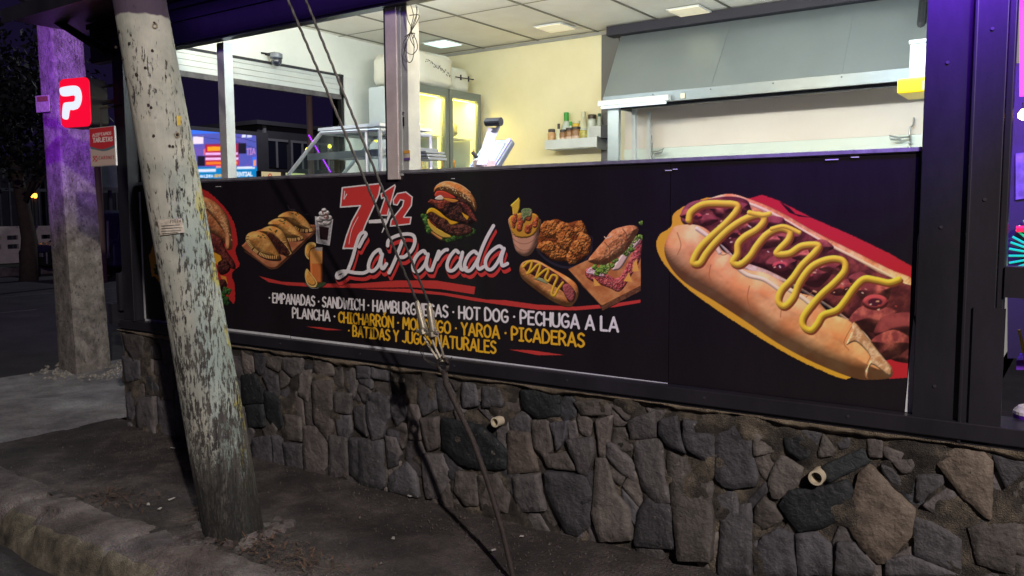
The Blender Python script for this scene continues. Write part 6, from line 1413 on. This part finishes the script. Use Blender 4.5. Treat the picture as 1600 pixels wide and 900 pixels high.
MB().box(XB+.01, XB+.1, ca_+.05, ca_+.18, 0, bl[2]-.01).build('downpipe', FRM, bd)
LM = mat('lit_cream_sign', (230, 216, 180), .5, emit=(235, 215, 165), estr=.45); TXT = (60, 40, 36)
for (pts, lab, tx, wpos) in [([(408, 268), (446, 269), (446, 290), (408, 290)], 'small cream shop sign reading La Suerra, left one under the dark building', 'La Suerra', (411, 281.5, 433)), ([(446, 270), (476, 272), (475, 290), (446, 290)], 'small cream shop sign reading La Suerra behind the slanted glass', 'La Suerra', (453, 280, 475))]:
    XX = -14.5 if wpos[0] < 440 else -14.3; w4 = [on(a_, b_, 0, XX) for a_, b_ in pts]; t_ = thing('shop_sign', (XX, w4[0][1], 1.5), lab, 'sign', 'cream shop signs across the street')
    cv = Canvas((XX, w4[0][1], w4[3][2]), (0, 1, 0), (0, 0, 1), w4[1][1]-w4[0][1], w4[0][2]-w4[3][2], .014)
    cv.poly([(380, 240), (500, 240), (500, 310), (380, 310)], (214, 196, 150) if wpos[0] < 440 else (216, 224, 150), smooth=False)
    write(cv, tx, (wpos[0], wpos[1]), (wpos[2], wpos[1]+.8), 6.2, 6.4, TXT, .17)
    lx, ly = (421.5, 274) if wpos[0] < 440 else (449.5, 277)
    cv.poly([(lx-3, ly), (lx, ly-3), (lx+3, ly), (lx, ly+3)], (190, 70, 50)); cv.poly([(lx-1.4, ly), (lx, ly-1.4), (lx+1.4, ly), (lx, ly+1.4)], (230, 200, 160))
    cv.mesh('face', attr_mat('backlit_print', .5, emit=.8), t_, (1, 0, 0), .012, full=True); MB().box(XX-.2, XX, w4[0][1]-.02, w4[1][1]+.02, w4[3][2]-.02, w4[0][2]+.02).build('housing', DKB, t_)
    MB().box(XX-.15, XX-.05, w4[0][1]+.3, w4[0][1]+.4, -.2, w4[3][2]-.021).build('leg', DKB, t_)
WP = mat('sunbleached_wood_pole', (150, 132, 108), .8, var=.3, vscale=3, stretch=(1, 1, .2)); 
for (px, py0, py1, X_, lab, w_) in [(483, 150, 300, -10.5, 'thin pale wooden pole seen through the side opening', .09), (153, 262, 392, -16, 'thin pale wooden pole behind the payment sign', .1)]:
    a_ = on(px, py0, 0, X_); p = on(px, 380 if px < 300 else 300, 0, X_); t_ = thing('wooden_pole', (X_, a_[1], -.2), lab, 'pole'); hh = a_[2] if px > 300 else 4.4
    MB().tube([(X_, a_[1], -.25), (X_, a_[1], hh)], [w_, w_*.8], 12).build('shaft', WP, t_, smooth=True); MB().lathe(X_, a_[1], [(w_*.9, hh), (w_*.9, hh+.05)], 10).build('cap', DKB, t_)
# perforated white wall, tree, cars, fence
def dimg(c, **k): return mat('far_'+str(c), c, .8, **k)
XW = -24.0; wy0, wy1 = on(-60, 360, 0, XW)[1], on(190, 360, 0, XW)[1]; wz1 = on(20, 354, 0, XW)[2]; wz0 = -.2
bw = thing('breeze_block_wall', (XW, wy0, -.2), 'low white wall of perforated blocks at the far left across the street', 'wall')
ob = MB(); pitch = .55; bw_m = mat('whitewashed_block', (206, 200, 190), .8, var=.2, vscale=4)
nY = int((wy1-wy0)/pitch)
for k in range(nY+1): ob.box(XW, XW+.12, wy0+k*pitch, wy0+k*pitch+.2, .35, wz1)
for z in (.35, .35+(wz1-.35)*.34, .35+(wz1-.35)*.67, wz1-.14): ob.box(XW-.002, XW+.122, wy0, wy1, z, z+.15)
ob.box(XW, XW+.2, wy0, wy1, -.2, .349); ob.build('blocks', bw_m, bw)
# dark railings behind
rl = thing('iron_fence', (XW-1, wy0, -.2), 'tall dark iron railing behind the white block wall', 'fence'); rm = MB(); zf = on(100, 300, 0, XW-1)[2]
for k in range(90):
    y = wy0+k*.32; 
    if y < wy1+10: rm.box(XW-1, XW-.95, y, y+.06, -.2, zf+.3)
rm.box(XW-1.01, XW-.94, wy0, wy0+29, zf, zf+.1); rm.build('bars', mat('iron_grey', (70, 70, 78), .5, .4), rl)
# hoarding by the payment sign
h4 = [on(a_, b_, 0, -20) for a_, b_ in [(154, 258), (186, 258), (186, 293), (154, 293)]]
hd = thing('pale_hoarding', (-20, h4[0][1], 0), 'pale lit hoarding right behind the payment sign', 'hoarding'); MB().box(-20.1, -20, h4[0][1], h4[1][1]+.8, h4[2][2], h4[0][2]+.5).build('panel', mat('pale_hoarding_panel', (150, 160, 168), .6, var=.5, vscale=.9), hd); MB().box(-20.12, -19.98, h4[0][1]-.1, h4[1][1]+.9, h4[2][2]-.1, h4[2][2]-.001).box(-20.08, -20.02, h4[0][1]+.3, h4[0][1]+.4, -.2, h4[2][2]-.101).build('frame', FRM, hd)
# tree
tb_ = on(20, 395, 0, -18.5); tr = thing('street_tree', (-18.5, on(42, 390, 0, -18.5)[1], 0), 'dark bushy street tree at the far left', 'tree'); ty = on(42, 390, 0, -18.5)[1]
tmb = MB(); tmb.tube([(-18.5, ty, -.25), (-18.45, ty+.05, 1.0), (-18.55, ty-.05, 2.2), (-18.4, ty-.3, 3.6)], [.26, .2, .17, .1], 10)
for k in range(7): a_ = k*.9; tmb.tube([(-18.5, ty, 1.9+.15*k), (-18.5+.9*math.cos(a_), ty+.9*math.sin(a_), 2.9+.2*k), (-18.5+1.5*math.cos(a_), ty+1.6*math.sin(a_), 3.6+.3*k)], [.09, .05, .02], 6)
tmb.build('trunk', mat('bark', (66, 56, 46), .9, var=.4), tr, smooth=True)
lf_ = MB()
for cl_ in range(150):
    d = rng.normal(size=3); d /= np.linalg.norm(d); r = 2.6*rng.random()**.4; cx, cy, cz = -18.5+d[0]*r, ty-.7+d[1]*r, 4.4+d[2]*r*.95
    for k in range(60):
        p = np.array([cx, cy, cz])+rng.normal(0, .24, 3); s_ = rng.uniform(.06, .13); u = rng.normal(size=3); u /= np.linalg.norm(u); v = np.cross(u, rng.normal(size=3)); v /= np.linalg.norm(v)+1e-9
        lf_.add([p-u*s_, p-v*s_*.5, p+u*s_, p+v*s_*.5], [(0, 1, 2, 3)])
lf_.build('crown', mat('night_leaf', (16, 22, 14), .7, var=.4, vscale=3), tr)
# cars
def car(name, x, y, L_, H_, body, lab, van=False, lights=None):
    t_ = thing(name, (x, y, -.2), lab, 'car' if not van else 'van'); zb = -.2
    if van: pr = [(0, .35), (0, 1.0), (.12, 1.1), (.3, 1.85), (.6, 1.95), (L_-.2, 1.95), (L_, 1.6), (L_, .35)]
    else: pr = [(0, .32), (0, .75), (.25, .95), (.9, 1.02), (1.5, 1.42), (2.7, 1.46), (3.4, 1.05), (L_-.2, .98), (L_, .7), (L_, .32)]
    m_ = MB().prism([(x-.85, y+a_, zb+b_*H_) for a_, b_ in pr], (1.7, 0, 0)); m_.build('body', body, t_, bevel=.06)
    if van: wins = [[(.42, 1.2), (.55, 1.75), (1.4, 1.75), (1.4, 1.2)], [(1.6, 1.2), (1.6, 1.75), (2.6, 1.75), (2.6, 1.2)]]
    else: wins = [[(1.12, 1.03), (1.55, 1.34), (2.05, 1.36), (2.05, 1.03)], [(2.12, 1.03), (2.12, 1.36), (2.65, 1.36), (3.1, 1.05)]]
    for w_ in wins: MB().prism([(x+.852, y+a_, zb+b_*H_) for a_, b_ in w_], (.012, 0, 0)).build('window', DKG, t_)
    for wy in (.85, L_-.85):
        for sx in (-.8, .72):
            w = MB().tube([(x+sx, y+wy, zb+.31), (x+sx+.16, y+wy, zb+.31)], .31, 18).build('wheel', RUBBER, t_); MB().tube([(x+sx+.161, y+wy, zb+.31), (x+sx+.175, y+wy, zb+.31)], .17, 14).build('rim', FRM, w)
    for s_ in (-.6, .45): MB().box(x+s_, x+s_+.25, y-.03, y-.002 if not van else y-.002, zb+.6*H_, zb+.72*H_).build('headlight', lights or FRM, t_)
    MB().box(x+.866, x+.88, y+1.5, y+1.65, zb+.82*H_, zb+.86*H_).build('door_handle', FRM, t_)
car('parked_car', -20.6, on(48, 380, 0, -20.6)[1], 4.2, .96, mat('black_car_paint', (26, 26, 32), .25, coat=.6), 'black parked car in front of the white block wall')
car('parked_van', -17.6, on(150, 380, 0, -17.6)[1], 3.9, 1.0, mat('dark_blue_car_paint', (38, 40, 76), .25, coat=.6), 'dark blue parked van between the concrete pole and the corner post', van=True)
# far lamps
OR = mat('orange_lamp_glow', (255, 150, 60), .4, emit=(255, 150, 50), estr=6); WL = mat('dim_white_glow', (200, 200, 220), .4, emit=(200, 200, 230), estr=1)
for (px, py, s_, mt_, lab) in [(57, 274, .10, OR, 'small orange lamp, upper one beyond the street tree'), (55, 305, .12, OR, 'small orange lamp, lower one beyond the street tree'), (50, 306, .07, OR, 'faint orange lamp just left of the lower orange lamp'), (52, 267, .05, WL, 'tiny white light above the orange lamps'), (56, 289, .05, WL, 'tiny white light between the orange lamps')]:
    p = on(px, py, 0, -30); t_ = thing('distant_lamp', (p[0], p[1], -.2), lab, 'lamp', 'distant lamps at the far left'); MB().lathe(p[0], p[1], [(s_*.3, p[2]-s_), (s_, p[2]), (s_*.3, p[2]+s_*.6)], 10).build('head', mt_, t_); MB().tube([(p[0]-.05, p[1], -.2), (p[0]-.05, p[1], p[2]-s_)], .05, 6).build('post', DKB, t_)
# long dark row of houses closing the street
rowb = thing('house_row', (-34, 10, 0), 'long unlit row of houses closing the view across the street', 'building'); rwm = MB()
for k in range(12): h_ = 3.2+1.6*float(fbm(np.array(k*1.7), np.array(.3), 2)); rwm.box(-40, -34-.3*(k % 2), -8+k*6, -2.02+k*6, -.2, h_)
rwm.build('wall', mat('unlit_house', (44, 42, 50), .9), rowb)
# people beside the wall are only dark blurs in the photograph; a sign post stands by the van
tag(MB().tube([on(168, 345, 0, -15.4), on(169, 398, 0, -15.4)], .03, 6).build('sign_post', FRM), 'thin grey post standing in front of the blue van', 'post')
